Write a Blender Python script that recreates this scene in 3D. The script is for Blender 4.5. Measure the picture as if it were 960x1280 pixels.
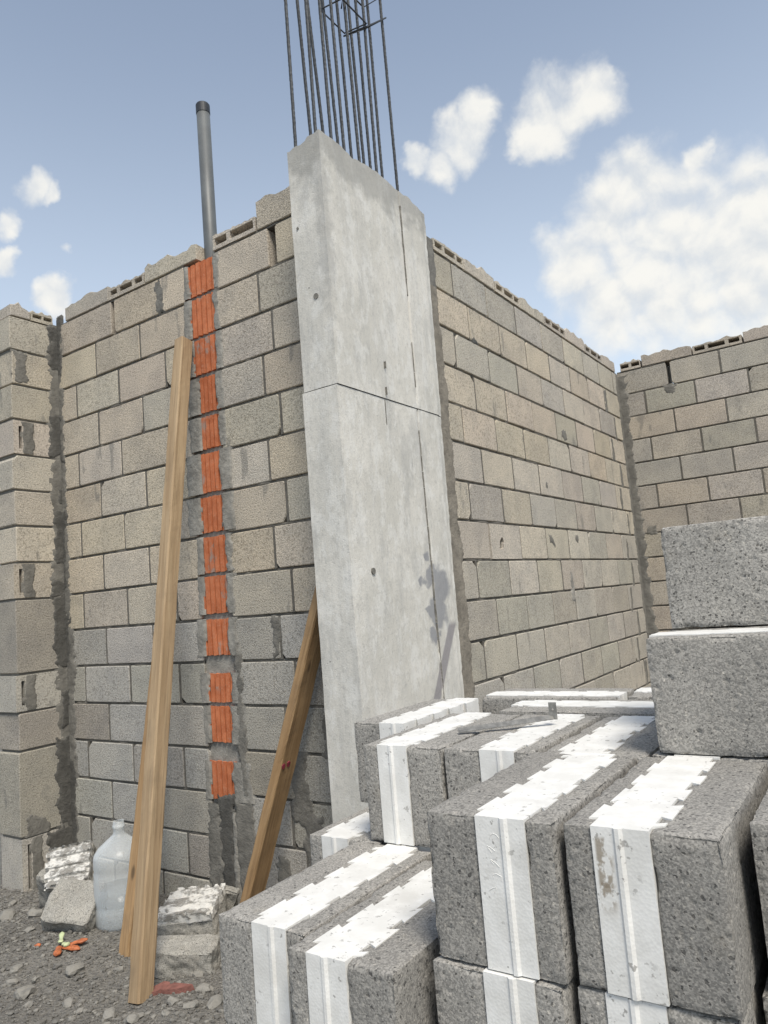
import bpy, math, random
import numpy as np
from mathutils import Vector, Matrix, noise

random.seed(7)
for o in list(bpy.data.objects): bpy.data.objects.remove(o)
S = bpy.context.scene
COL = S.collection

# ------------------------------------------------------------------ camera
GZ = 3.12                                   # height of the bed joint under the coping course
CAM = Vector((0, 0, GZ - 1.7735))
YAW, PIT, ROL, FPX = 0.59127867, 0.11816521, -0.08224761, 921.32
fw = Vector((-math.sin(YAW)*math.cos(PIT), math.cos(YAW)*math.cos(PIT), math.sin(PIT)))
rt = fw.cross(Vector((0, 0, 1))).normalized(); up = rt.cross(fw)
rt2 = rt*math.cos(ROL) + up*math.sin(ROL); up2 = -rt*math.sin(ROL) + up*math.cos(ROL)
cd = bpy.data.cameras.new('camera'); cam = bpy.data.objects.new('camera', cd); COL.objects.link(cam)
cam.matrix_world = Matrix(((rt2.x, up2.x, -fw.x, CAM.x), (rt2.y, up2.y, -fw.y, CAM.y), (rt2.z, up2.z, -fw.z, CAM.z), (0, 0, 0, 1)))
cd.sensor_fit = 'HORIZONTAL'; cd.sensor_width = 36; cd.lens = 36*FPX/960
cd.clip_start = 0.05; cd.clip_end = 3000
S.camera = cam

# ------------------------------------------------------------------ light
SUN_AZ, SUN_EL = math.radians(128), math.radians(56)      # azimuth from +Y towards +X
sun_dir = Vector((math.sin(SUN_AZ)*math.cos(SUN_EL), math.cos(SUN_AZ)*math.cos(SUN_EL), math.sin(SUN_EL)))
sd = bpy.data.lights.new('sun', 'SUN'); sun = bpy.data.objects.new('sun', sd); COL.objects.link(sun)
sun.rotation_euler = (-sun_dir).to_track_quat('-Z', 'Y').to_euler()
sd.energy = 2.3; sd.angle = math.radians(18); sd.color = (1, .94, .84)
S.cycles.max_bounces = 6; S.cycles.diffuse_bounces = 3
S.view_settings.view_transform = 'Standard'; S.view_settings.look = 'None'
S.view_settings.exposure = 0.76; S.view_settings.gamma = 1; S.view_settings.use_curve_mapping = False

# ------------------------------------------------------------------ node helper
class NT:
    def __init__(s, tree): s.t = tree; s.n = tree.nodes; s.l = tree.links
    def node(s, typ, **kw):
        n = s.n.new(typ)
        for k, v in kw.items():
            if hasattr(n, k): setattr(n, k, v)
        return n
    def put(s, sock, v):
        if isinstance(v, bpy.types.NodeSocket): s.l.new(v, sock)
        elif v is not None: sock.default_value = v
    def math(s, op, a, b=None, c=None, clamp=False):
        n = s.n.new('ShaderNodeMath'); n.operation = op; n.use_clamp = clamp
        s.put(n.inputs[0], a)
        if b is not None: s.put(n.inputs[1], b)
        if c is not None: s.put(n.inputs[2], c)
        return n.outputs[0]
    def vmath(s, op, a, b=None):
        n = s.n.new('ShaderNodeVectorMath'); n.operation = op
        s.put(n.inputs[0], a)
        if b is not None: s.put(n.inputs[1], b)
        return n.outputs['Value'] if op in ('DOT_PRODUCT', 'LENGTH', 'DISTANCE') else n.outputs[0]
    def noise(s, vec, scale, detail=3, rough=.55, dist=0):
        n = s.n.new('ShaderNodeTexNoise'); s.put(n.inputs['Vector'], vec)
        n.inputs['Scale'].default_value = scale; n.inputs['Detail'].default_value = detail
        n.inputs['Roughness'].default_value = rough; n.inputs['Distortion'].default_value = dist
        return n.outputs[0]
    def voro(s, vec, scale, feature='F1', rnd=1):
        n = s.n.new('ShaderNodeTexVoronoi'); n.feature = feature; s.put(n.inputs['Vector'], vec)
        n.inputs['Scale'].default_value = scale; n.inputs['Randomness'].default_value = rnd
        return n
    def ramp(s, v, a, b, lo=0.0, hi=1.0, smooth=True):
        n = s.n.new('ShaderNodeMapRange'); n.interpolation_type = 'SMOOTHSTEP' if smooth else 'LINEAR'
        s.put(n.inputs[0], v); s.put(n.inputs[1], a); s.put(n.inputs[2], b); s.put(n.inputs[3], lo); s.put(n.inputs[4], hi)
        return n.outputs[0]
    def mix(s, f, a, b, mode='MIX'):
        n = s.n.new('ShaderNodeMix'); n.data_type = 'RGBA'; n.blend_type = mode
        s.put(n.inputs[0], f)
        for sock, v in ((n.inputs[6], a), (n.inputs[7], b)):
            if isinstance(v, (tuple, list)) and len(v) == 3: v = (*v, 1)
            s.put(sock, v)
        return n.outputs[2]
    def bump(s, h, strength=.5, dist=.01, normal=None):
        n = s.n.new('ShaderNodeBump'); s.put(n.inputs['Height'], h)
        n.inputs['Strength'].default_value = strength; n.inputs['Distance'].default_value = dist
        if normal is not None: s.put(n.inputs['Normal'], normal)
        return n.outputs[0]
    def mapping(s, vec, scale=(1, 1, 1), loc=(0, 0, 0)):
        n = s.n.new('ShaderNodeMapping'); s.put(n.inputs[0], vec)
        n.inputs['Scale'].default_value = scale; n.inputs['Location'].default_value = loc
        return n.outputs[0]

# ------------------------------------------------------------------ sky: Nishita with drifting cumulus
W = bpy.data.worlds.new('World'); S.world = W; W.use_nodes = True
W.cycles.sampling_method = 'MANUAL'; W.cycles.sample_map_resolution = 256
nt = NT(W.node_tree); W.node_tree.nodes.clear()
tc = nt.node('ShaderNodeTexCoord').outputs['Generated']
sky = nt.node('ShaderNodeTexSky'); sky.sky_type = 'NISHITA'; sky.sun_disc = False
sky.sun_elevation = SUN_EL; sky.sun_rotation = SUN_AZ
sky.air_density = 1.0; sky.dust_density = 2.2; sky.ozone_density = 1.0; sky.altitude = 900
CL = [(-0.3265, 0.7595, 0.5627, 0.026), (-0.3582, 0.7632, 0.5378, 0.033), (-0.389, 0.764, 0.5147, 0.026), (-0.4109, 0.745, 0.5255, 0.020), (-0.253, 0.797, 0.5484, 0.043), (-0.2071, 0.805, 0.5559, 0.038), (-0.2796, 0.7971, 0.5353, 0.026), (-0.1792, 0.8068, 0.5629, 0.0163), (-0.1816, 0.8683, 0.4615, 0.046), (-0.2254, 0.8742, 0.43, 0.056), (-0.2709, 0.8777, 0.3953, 0.0449), (-0.1696, 0.9009, 0.3995, 0.094), (-0.1133, 0.9195, 0.3765, 0.094), (-0.0626, 0.9231, 0.3793, 0.084), (-0.165, 0.9273, 0.3359, 0.075), (-0.2437, 0.9033, 0.353, 0.064), (-0.0914, 0.9466, 0.3092, 0.06), (-0.1186, 0.8734, 0.4723, 0.0175), (-0.7443, 0.4467, 0.4965, 0.021), (-0.7369, 0.4663, 0.4894, 0.014), (-0.7754, 0.4333, 0.4593, 0.019), (-0.7918, 0.4433, 0.4202, 0.016), (-0.7544, 0.4906, 0.436, 0.0119), (-0.7759, 0.4974, 0.3881, 0.020), (-0.7692, 0.5088, 0.3865, 0.0119)]
rs = random.Random(3)
for i in range(8):                                   # the same kind of scattered cumulus all round the dome
    az = rs.uniform(60, 275); el = rs.uniform(14, 50)
    a, e = math.radians(az), math.radians(el); r0 = rs.uniform(.04, .09)
    for k in range(2):
        d = Vector((math.sin(a)*math.cos(e), math.cos(a)*math.cos(e), math.sin(e))) + Vector((rs.uniform(-1, 1), rs.uniform(-1, 1), rs.uniform(-.5, .5)))*r0
        d.normalize(); CL.append((d.x, d.y, d.z, r0*rs.uniform(.5, 1)))
wn = nt.node('ShaderNodeTexNoise'); nt.put(wn.inputs['Vector'], tc); wn.inputs['Scale'].default_value = 11; wn.inputs['Detail'].default_value = 5; wn.inputs['Roughness'].default_value = .60
wv = nt.vmath('MULTIPLY', nt.vmath('SUBTRACT', wn.outputs['Color'], (.5, .5, .5)), (.075, .075, .075))
tcw = nt.vmath('NORMALIZE', nt.vmath('ADD', tc, wv))
acc = None
for (x, y, z, r) in CL:
    dt = nt.vmath('DOT_PRODUCT', tcw, (x, y, z))
    q = nt.math('MULTIPLY_ADD', nt.math('SUBTRACT', 1.0, dt), -2.0/(r*r), 1.0)
    acc = q if acc is None else nt.math('SMOOTH_MAX', acc, q, .35)
acc = nt.math('MAXIMUM', acc, -1.0)
def cloud_field(vec):
    f = nt.noise(vec, 15, 6, .58, .2)
    b = nt.voro(vec, 27).outputs['Distance']
    return nt.math('ADD', nt.math('MULTIPLY', nt.math('SUBTRACT', f, .5), 2.7), nt.math('MULTIPLY', nt.math('SUBTRACT', .45, b), .9))
tcs = nt.vmath('ADD', tc, nt.vmath('MULTIPLY', wv, (.35, .35, .35)))
f0 = cloud_field(tcs)
f1 = cloud_field(nt.vmath('ADD', tcs, (.006, -.006, .016)))
field = nt.math('ADD', nt.math('MULTIPLY', acc, 1.45), f0)
dens = nt.ramp(field, -.85, 1.3)
wisp = nt.math('MULTIPLY', nt.ramp(nt.noise(tc, 3.2, 4, .6, 1.0), .60, .90), .22)
dens = nt.math('MAXIMUM', dens, wisp)
# the side of each billow that faces the light is brighter than the one turned away
shade = nt.ramp(nt.math('SUBTRACT', f0, f1), -.8, .5)
ccol = nt.mix(shade, (4.9, 5.15, 5.4), (6.6, 6.5, 6.15))
el_ = nt.node('ShaderNodeSeparateXYZ'); nt.put(el_.inputs[0], tc)
skyc = nt.mix(nt.ramp(el_.outputs[2], .05, .75, .62, .16), sky.outputs[0], (7.3, 8.1, 8.7))   # pale haze low over the horizon, all round
fin = nt.mix(nt.math('MULTIPLY', dens, .96), skyc, ccol)
bg = nt.node('ShaderNodeBackground'); nt.put(bg.inputs[0], fin); bg.inputs[1].default_value = 0.086
nt.l.new(bg.outputs[0], nt.node('ShaderNodeOutputWorld').inputs[0])

# ------------------------------------------------------------------ materials
def new_mat(name):
    m = bpy.data.materials.new(name); m.use_nodes = True
    t = NT(m.node_tree); b = t.n['Principled BSDF']
    return m, t, b
def rnd_coord(t, per_object=True):
    oc = t.node('ShaderNodeTexCoord').outputs['Object']
    if not per_object: return oc
    oi = t.node('ShaderNodeObjectInfo')
    return t.vmath('ADD', oc, t.vmath('MULTIPLY', oi.outputs['Random'], (37.0, 53.0, 71.0)))

def mat_wall_block():
    m, t, b = new_mat('wall_block_concrete')
    v = rnd_coord(t); oi = t.node('ShaderNodeObjectInfo')
    big = t.noise(v, 6, 2, .6); gr = t.noise(v, 130, 2, .7); gr2 = t.noise(v, 260, 1, .6)
    c = t.mix(t.ramp(big, .35, .7), oi.outputs['Color'], t.mix(1.0, oi.outputs['Color'], (.84, .85, .87), 'MULTIPLY'))
    c = t.mix(t.ramp(gr, .50, .64, 0, .75), c, t.mix(1.0, c, (.42, .41, .39), 'MULTIPLY'))
    c = t.mix(t.ramp(gr2, .50, .64, 0, .8), c, t.mix(1.0, c, (1.6, 1.58, 1.53), 'MULTIPLY'))
    # cement smears and run marks that cross the block
    sm = t.noise(t.mapping(v, (9, 9, 3.0)), 1.0, 3, .65)
    c = t.mix(t.ramp(sm, .62, .70, 0, .55), c, (.17, .165, .15))
    t.put(b.inputs['Base Color'], c); b.inputs['Roughness'].default_value = .95
    h = t.math('ADD', t.math('MULTIPLY', gr, .8), t.math('MULTIPLY', gr2, .4))
    t.put(b.inputs['Normal'], t.bump(h, .75, .006))
    return m
def mat_mortar(name, col, wet=0):
    m, t, b = new_mat(name); v = rnd_coord(t)
    n1 = t.noise(v, 14, 5, .65); n2 = t.noise(v, 160, 3, .6)
    c = t.mix(t.ramp(n1, .3, .7), tuple(x*.72 for x in col), tuple(x*1.2 for x in col))
    c = t.mix(t.ramp(n2, .5, .7, 0, .4), c, tuple(x*.55 for x in col))
    t.put(b.inputs['Base Color'], c); b.inputs['Roughness'].default_value = .93 - .2*wet
    t.put(b.inputs['Normal'], t.bump(t.math('ADD', t.math('MULTIPLY', n2, .4), t.noise(v, 45, 4)), .7, .008))
    return m
def mat_stack_concrete():
    m, t, b = new_mat('pumice_concrete'); v = rnd_coord(t); oi = t.node('ShaderNodeObjectInfo')
    big = t.noise(v, 6, 4, .6); gr = t.noise(v, 230, 2, .6)
    wv_ = t.vmath('ADD', v, t.vmath('MULTIPLY', t.noise(v, 170, 2), (.010, .010, .010)))
    vd = t.voro(wv_, 140); vf = t.voro(v, 420)
    c = t.mix(t.ramp(big, .3, .72), (.235, .227, .211), (.295, .284, .263))
    c = t.mix(1.0, c, oi.outputs['Color'], 'MULTIPLY')
    c = t.mix(t.ramp(vf.outputs['Color'], .25, .75, 0, .8), t.mix(1.0, c, (1.30, 1.29, 1.27), 'MULTIPLY'), t.mix(1.0, c, (.66, .66, .66), 'MULTIPLY'))
    sep = t.node('ShaderNodeSeparateColor'); t.put(sep.inputs[0], vd.outputs['Color'])
    rad = t.math('MULTIPLY', t.ramp(sep.outputs[0], .35, 1.0, 0, 1, False), .42)
    hole = t.ramp(t.math('SUBTRACT', rad, vd.outputs['Distance']), -.02, .07)
    c = t.mix(t.math('MULTIPLY', hole, .78), c, (.052, .050, .047))
    agg = t.math('MULTIPLY', t.ramp(sep.outputs[1], .80, .84), t.ramp(vd.outputs['Distance'], .34, .26))
    c = t.mix(t.math('MULTIPLY', agg, .6), c, t.mix(1.0, c, (1.7, 1.66, 1.58), 'MULTIPLY'))
    tanp = t.math('MULTIPLY', t.ramp(t.noise(v, 8, 3), .62, .74), .25)
    c = t.mix(tanp, c, (.27, .24, .19))
    t.put(b.inputs['Base Color'], c); b.inputs['Roughness'].default_value = .97
    h = t.math('SUBTRACT', t.math('MULTIPLY', gr, .8), t.math('MULTIPLY', hole, 1.0))
    t.put(b.inputs['Normal'], t.bump(h, .5, .003))
    return m
def mat_foam():
    m, t, b = new_mat('polystyrene_foam'); v = rnd_coord(t)
    cell = t.voro(v, 240); n = t.noise(v, 22, 4, .6)
    c = t.mix(t.ramp(n, .35, .7), (.66, .65, .615), (.76, .752, .72))
    c = t.mix(t.ramp(t.noise(v, 8, 5, .7), .54, .72, 0, .45), c, (.50, .485, .45))
    spots = t.math('MULTIPLY', t.ramp(t.noise(v, 85, 3, .6), .62, .68), t.ramp(t.noise(v, 9, 2), .42, .56))
    c = t.mix(t.math('MULTIPLY', spots, .8), c, (.27, .26, .24))
    t.put(b.inputs['Base Color'], c); b.inputs['Roughness'].default_value = .6
    b.inputs['Subsurface Weight'].default_value = .12; b.inputs['Subsurface Radius'].default_value = (.01, .01, .01)
    t.put(b.inputs['Normal'], t.bump(t.math('ADD', cell.outputs['Distance'], t.math('MULTIPLY', t.noise(v, 40, 3), .7)), .12, .002))
    return m
def mat_foam_stained():
    m = mat_foam(); m.name = 'polystyrene_foam_stained'
    t = NT(m.node_tree); b = t.n['Principled BSDF']
    oc = t.node('ShaderNodeTexCoord').outputs['Object']
    src = b.inputs['Base Color'].links[0].from_socket
    sx = t.node('ShaderNodeSeparateXYZ'); t.put(sx.inputs[0], oc)
    nn = t.noise(t.mapping(oc, (90, 40, 60)), 1, 4, .6)
    a = t.ramp(sx.outputs[1], .376, .382)
    a = t.math('MULTIPLY', a, t.math('MULTIPLY', t.ramp(sx.outputs[0], .122, .130), t.ramp(sx.outputs[0], .143, .147, 1, 0)))
    band = t.math('MULTIPLY', t.ramp(sx.outputs[2], .085, .115), t.ramp(sx.outputs[2], .178, .184, 1, 0))
    a = t.math('MULTIPLY', t.math('MULTIPLY', a, band), t.ramp(nn, .44, .56))
    t.put(b.inputs['Base Color'], t.mix(t.math('MULTIPLY', a, .75), src, (.22, .17, .11)))
    return m
def mat_dirty_foam():
    m, t, b = new_mat('foam_with_cement_residue'); v = rnd_coord(t)
    n = t.noise(t.mapping(v, (17, 26, 26)), 1, 6, .72); n2 = t.noise(v, 150, 3, .6)
    c = t.mix(t.ramp(n, .49, .60), (.60, .585, .545), (.235, .222, .198))
    c = t.mix(t.ramp(n2, .5, .68, 0, .35), c, t.mix(1.0, c, (.6, .6, .58), 'MULTIPLY'))
    t.put(b.inputs['Base Color'], c); b.inputs['Roughness'].default_value = .85
    t.put(b.inputs['Normal'], t.bump(t.math('ADD', t.ramp(n, .48, .58), t.math('MULTIPLY', n2, .4)), .8, .006))
    return m
def mat_column():
    m, t, b = new_mat('column_concrete')
    v = rnd_coord(t, False)
    pos = v
    n1 = t.noise(v, 3.2, 5, .62); n2 = t.noise(v, 28, 5, .6); n3 = t.noise(v, 150, 2, .6)
    streak = t.noise(t.mapping(v, (14, 14, 1.3)), 1, 4, .6)
    c = t.mix(t.ramp(n1, .35, .68), (.53, .51, .455), (.63, .605, .545))
    c = t.mix(t.ramp(streak, .45, .7, 0, .4), c, (.43, .425, .40))
    c = t.mix(t.ramp(n2, .52, .76, 0, .4), c, (.36, .352, .325))
    c = t.mix(t.ramp(t.noise(t.mapping(v, (6, 6, 2.2)), 1, 6, .68), .52, .62, 0, .38), c, (.36, .358, .34))
    c = t.mix(t.ramp(n3, .55, .7, 0, .25), c, (.25, .25, .24))
    va = t.voro(v, 34); sa = t.node('ShaderNodeSeparateColor'); t.put(sa.inputs[0], va.outputs['Color'])
    airh = t.ramp(t.math('SUBTRACT', t.math('MULTIPLY', t.ramp(sa.outputs[0], .72, 1.0, 0, 1, False), .16), va.outputs['Distance']), -.01, .03)
    c = t.mix(t.math('MULTIPLY', airh, .75), c, (.13, .128, .12))
    pale = t.noise(t.mapping(v, (13, 13, 7)), 1, 7, .75)
    c = t.mix(t.ramp(pale, .48, .60, 0, .5), c, (.69, .68, .64))
    c = t.mix(t.ramp(t.noise(t.mapping(v, (60, 60, 45)), 1, 5, .8), .50, .68, 0, .42), c, (.33, .325, .30))
    # bare darker concrete along the broken top edge
    sx = t.node('ShaderNodeSeparateXYZ'); t.put(sx.inputs[0], v)
    topn = t.math('ADD', sx.outputs[2], t.math('MULTIPLY', t.math('SUBTRACT', t.noise(v, 7, 4, .6), .5), .34))
    c = t.mix(t.ramp(topn, 3.10, 3.19, 0, .62), c, (.27, .265, .245))
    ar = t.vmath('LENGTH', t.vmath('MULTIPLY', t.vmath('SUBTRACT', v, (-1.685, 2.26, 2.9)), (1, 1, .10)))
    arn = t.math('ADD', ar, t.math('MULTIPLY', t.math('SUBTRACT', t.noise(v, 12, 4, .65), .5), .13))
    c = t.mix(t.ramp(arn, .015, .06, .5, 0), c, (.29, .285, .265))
    # grey-blue cement-paint marks low on the face
    marks = [(2.84, 1.528, .035, .034, 0), (2.775, 1.42, .030, .042, 0), (2.866, 1.427, .08, .040, 0), (2.928, 1.385, .092, .082, 0), (2.892, 1.283, .092, .080, 0), (2.812, 1.284, .034, .03, 0), (2.848, 1.17, .062, .044, 0)]
    wob = t.math('MULTIPLY', t.math('SUBTRACT', t.noise(v, 14, 3), .5), .7)
    wn3 = t.node('ShaderNodeTexNoise'); t.put(wn3.inputs['Vector'], v); wn3.inputs['Scale'].default_value = 13; wn3.inputs['Detail'].default_value = 4
    vw = t.vmath('ADD', v, t.vmath('MULTIPLY', t.vmath('SUBTRACT', wn3.outputs['Color'], (.5, .5, .5)), (0, .16, .16)))
    tot = None
    for (y, z, ry, rz, _) in marks:
        d = t.vmath('LENGTH', t.vmath('MULTIPLY', t.vmath('SUBTRACT', vw, (-1.69, y, z)), (1/.05, 1/ry, 1/rz)))
        k = t.ramp(t.math('ADD', d, wob), .65, 1.12, 1, 0); tot = k if tot is None else t.math('MAXIMUM', tot, k)
    # the slanting brush stroke
    st = t.math('SUBTRACT', sx.outputs[1], t.math('MULTIPLY_ADD', sx.outputs[2], .62, 2.252))
    k = t.math('MULTIPLY', t.ramp(t.math('ABSOLUTE', st), .026, .040, 1, 0), t.math('MULTIPLY', t.ramp(sx.outputs[2], 1.20, 1.235, 1, 0), t.ramp(sx.outputs[0], -1.72, -1.70)))
    c = t.mix(t.math('MULTIPLY', tot, .8), c, (.215, .22, .235))
    c = t.mix(t.math('MULTIPLY', k, .8), c, (.21, .195, .205))
    t.put(b.inputs['Base Color'], c); b.inputs['Roughness'].default_value = .88
    h = t.math('ADD', t.math('MULTIPLY', n2, .5), t.math('MULTIPLY', n3, .35))
    bl = t.noise(t.mapping(v, (95, 95, 5)), 1, 3, .6)
    h = t.math('ADD', h, t.math('MULTIPLY', bl, .5))
    vd = t.voro(v, 60); pits = t.math('MULTIPLY', t.ramp(vd.outputs['Distance'], .0, .16, 1, 0), t.ramp(t.noise(v, 9), .56, .62))
    h = t.math('SUBTRACT', h, pits)
    t.put(b.inputs['Normal'], t.bump(h, .45, .006))
    return m
def mat_tile():
    m, t, b = new_mat('terracotta'); v = rnd_coord(t)
    n = t.noise(v, 18, 4, .6); n2 = t.noise(v, 120, 2, .6)
    c = t.mix(t.ramp(n, .3, .7), (.42, .118, .042), (.58, .19, .08))
    c = t.mix(t.ramp(n2, .55, .72, 0, .4), c, (.62, .30, .19))
    sm = t.noise(t.mapping(v, (7, 7, 5)), 1, 5, .7)
    c = t.mix(t.ramp(sm, .57, .66, 0, .75), c, (.29, .272, .245))
    oi = t.node('ShaderNodeObjectInfo')
    c = t.mix(t.ramp(oi.outputs['Random'], 0, 1, 0, .35), c, t.mix(1.0, c, (.72, .66, .62), 'MULTIPLY'))
    c = t.mix(t.ramp(t.noise(v, 30, 5, .7), .52, .78, 0, .35), c, (.46, .28, .19))
    t.put(b.inputs['Base Color'], c); b.inputs['Roughness'].default_value = .9
    t.put(b.inputs['Normal'], t.bump(n2, .25, .003))
    return m
def mat_wood(name, a, bcol, dirt):
    m, t, b = new_mat(name); v = rnd_coord(t)
    g = t.noise(t.mapping(v, (1, 1, .045)), 42, 5, .6, .6); g2 = t.noise(t.mapping(v, (1, 1, .03)), 140, 3, .6)
    kn = t.voro(t.mapping(v, (9, 9, 3.4)), 1); n = t.noise(v, 5, 4, .6)
    c = t.mix(t.ramp(g, .33, .68), a, bcol)
    c = t.mix(t.ramp(g2, .52, .70, 0, .45), c, tuple(x*.5 for x in a))
    c = t.mix(t.ramp(kn.outputs['Distance'], .05, .13, .8, 0), c, tuple(x*.28 for x in a))
    c = t.mix(t.ramp(n, .50, .75, 0, .55), c, dirt)
    t.put(b.inputs['Base Color'], c); b.inputs['Roughness'].default_value = .82
    t.put(b.inputs['Normal'], t.bump(t.math('ADD', g, t.math('MULTIPLY', g2, .7)), .5, .004))
    return m
def mat_simple(name, col, rough=.7, var=.2, scale=20, metallic=0, bump=.2, bs=120):
    m, t, b = new_mat(name); v = rnd_coord(t); n = t.noise(v, scale, 4, .6)
    c = t.mix(t.ramp(n, .3, .7), tuple(x*(1-var) for x in col), tuple(min(1, x*(1+var)) for x in col))
    t.put(b.inputs['Base Color'], c); b.inputs['Roughness'].default_value = rough; b.inputs['Metallic'].default_value = metallic
    if bump: t.put(b.inputs['Normal'], t.bump(t.noise(v, bs, 3, .6), bump, .005))
    return m
def mat_ground():
    m, t, b = new_mat('gravelly_soil'); v = t.node('ShaderNodeTexCoord').outputs['Object']
    n1 = t.noise(v, 2.2, 5, .6); n2 = t.noise(v, 60, 5, .7); vd = t.voro(v, 70); n3 = t.noise(v, 240, 2)
    c = t.mix(t.ramp(n1, .3, .7), (.145, .136, .118), (.215, .202, .176))
    c = t.mix(t.ramp(n2, .42, .68, 0, .8), c, (.085, .082, .076))
    c = t.mix(t.math('MULTIPLY', t.ramp(n3, .55, .68), .6), c, (.33, .32, .30))
    t.put(b.inputs['Base Color'], c); b.inputs['Roughness'].default_value = .96
    h = t.math('ADD', t.math('MULTIPLY', n2, .9), t.math('MULTIPLY', t.ramp(vd.outputs['Distance'], 0, .6, 1, 0), .6))
    t.put(b.inputs['Normal'], t.bump(h, .9, .014))
    return m
def mat_stone():
    m, t, b = new_mat('gravel_stone')
    geo = t.node('ShaderNodeNewGeometry'); v = t.node('ShaderNodeTexCoord').outputs['Object']
    n = t.noise(v, 30, 4, .6); r = geo.outputs['Random Per Island']
    c = t.mix(t.math('POWER', r, 1.6), (.11, .104, .093), (.25, .238, .21))
    c = t.mix(t.ramp(n, .45, .7, 0, .6), c, (.12, .117, .108))
    t.put(b.inputs['Base Color'], c); b.inputs['Roughness'].default_value = .95
    t.put(b.inputs['Normal'], t.bump(t.noise(v, 180, 3), .5, .004))
    return m
def mat_jug():
    m, t, b = new_mat('cloudy_plastic'); v = rnd_coord(t)
    b.inputs['Roughness'].default_value = .3
    dirt = t.ramp(t.noise(v, 26, 3), .64, .70, 0, .6)
    t.put(b.inputs['Base Color'], t.mix(dirt, (.72, .76, .77), (.30, .30, .28)))
    lw = t.node('ShaderNodeLayerWeight'); lw.inputs[0].default_value = .35
    t.put(b.inputs['Alpha'], t.math('ADD', t.ramp(lw.outputs['Facing'], 0, 1, .20, .62), t.math('MULTIPLY', dirt, .3)))
    return m
MW = mat_wall_block(); MM = mat_mortar('mortar', (.135, .124, .104)); MMD = mat_mortar('damp_mortar', (.085, .081, .071), 1)
MMG = mat_mortar('smeared_mortar', (.265, .252, .222)); MMB = mat_mortar('brownish_mortar', (.215, .192, .155)); MMS = mat_mortar('moist_mortar', (.165, .156, .135), .5)
MS = mat_stack_concrete(); MF = mat_foam(); MFS = mat_foam_stained(); MFD = mat_dirty_foam(); MC = mat_column(); MT = mat_tile()
MWD = mat_wood('weathered_timber', (.285, .195, .108), (.385, .278, .165), (.20, .142, .085))
MWD2 = mat_wood('brown_timber', (.26, .158, .072), (.36, .232, .115), (.16, .105, .057))
MPIPE = mat_simple('grey_plastic', (.105, .112, .112), .5, .12, 8, 0, .05)
MCAP = mat_simple('dark_plastic', (.03, .033, .038), .5, .2, 12, 0, 0)
MBAR = mat_simple('steel_bar', (.055, .058, .06), .55, .3, 60, .5, .4, 300)
MTIN = mat_simple('galvanised_metal', (.22, .215, .20), .5, .25, 60, .35, .1)
MG = mat_ground(); MST = mat_stone(); MJ = mat_jug()
MOR = mat_simple('orange_peel', (.42, .125, .045), .6, .3, 40, 0, .25, 90)
MGRN = mat_simple('pale_green_flesh', (.42, .47, .27), .55, .2, 40, 0, .2, 90)
MRED = mat_simple('broken_clay', (.20, .085, .068), .9, .25, 40, 0, .4)
MPINK = mat_simple('pink_marker_paint', (.25, .03, .05), .8, .35, 60, 0, .1)

# ------------------------------------------------------------------ object helpers
def link(name, data, parent=None, loc=(0, 0, 0), mat=None, rot=None):
    o = bpy.data.objects.new(name, data); COL.objects.link(o)
    o.location = loc
    if rot is not None: o.rotation_euler = rot
    if parent is not None: o.parent = parent
    if mat is not None and data is not None and not data.materials: data.materials.append(mat)
    return o
def tag(o, label, cat=None, group=None, kind=None):
    if label: o['label'] = label
    if cat: o['category'] = cat
    if group: o['group'] = group
    if kind: o['kind'] = kind
    return o
def thing(name, label, cat, loc=(0, 0, 0), rotz=0, group=None):
    o = link(name, None, None, loc, None, (0, 0, rotz)); o.empty_display_size = .1
    return tag(o, label, cat, group)
def mesh(name, v, f, smooth=False):
    me = bpy.data.meshes.new(name); me.from_pydata([tuple(map(float, p)) for p in v], [], f); me.update()
    if smooth: me.polygons.foreach_set('use_smooth', [True]*len(me.polygons))
    return me
class MB:
    def __init__(s): s.v = []; s.f = []
    def add(s, v, f):
        n = len(s.v); s.v += [tuple(p) for p in v]; s.f += [tuple(i+n for i in q) for q in f]
    def box(s, a, b):
        (x0, y0, z0), (x1, y1, z1) = a, b
        s.add([(x0, y0, z0), (x1, y0, z0), (x1, y1, z0), (x0, y1, z0), (x0, y0, z1), (x1, y0, z1), (x1, y1, z1), (x0, y1, z1)],
              [(0, 3, 2, 1), (4, 5, 6, 7), (0, 1, 5, 4), (1, 2, 6, 5), (2, 3, 7, 6), (3, 0, 4, 7)])
    def prism(s, poly, d0, d1, inset=0.0, lip=.0):        # poly in (u,z), counter-clockwise seen from -depth; depth along +y
        n = len(poly); cu = sum(p[0] for p in poly)/n; cz = sum(p[1] for p in poly)/n
        rings = []
        if inset:
            rings.append([(p[0]+(cu-p[0])*0 + inset*np.sign(cu-p[0])*min(1, abs(cu-p[0])/.02), d0, p[1]+inset*np.sign(cz-p[1])*min(1, abs(cz-p[1])/.02)) for p in poly])
            rings.append([(p[0], d0+lip, p[1]) for p in poly])
        else: rings.append([(p[0], d0, p[1]) for p in poly])
        rings.append([(p[0], d1, p[1]) for p in poly])
        base = len(s.v)
        for r in rings: s.v += r
        s.f.append(tuple(base+i for i in range(n)))
        for k in range(len(rings)-1):
            for i in range(n):
                j = (i+1) % n
                s.f.append((base+k*n+j, base+k*n+i, base+(k+1)*n+i, base+(k+1)*n+j))
        s.f.append(tuple(base+(len(rings)-1)*n+i for i in reversed(range(n))))
    def build(s, name, mat, parent=None, loc=(0, 0, 0), rot=None, smooth=False):
        return link(name, mesh(name, s.v, s.f, smooth), parent, loc, mat, rot)
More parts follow.
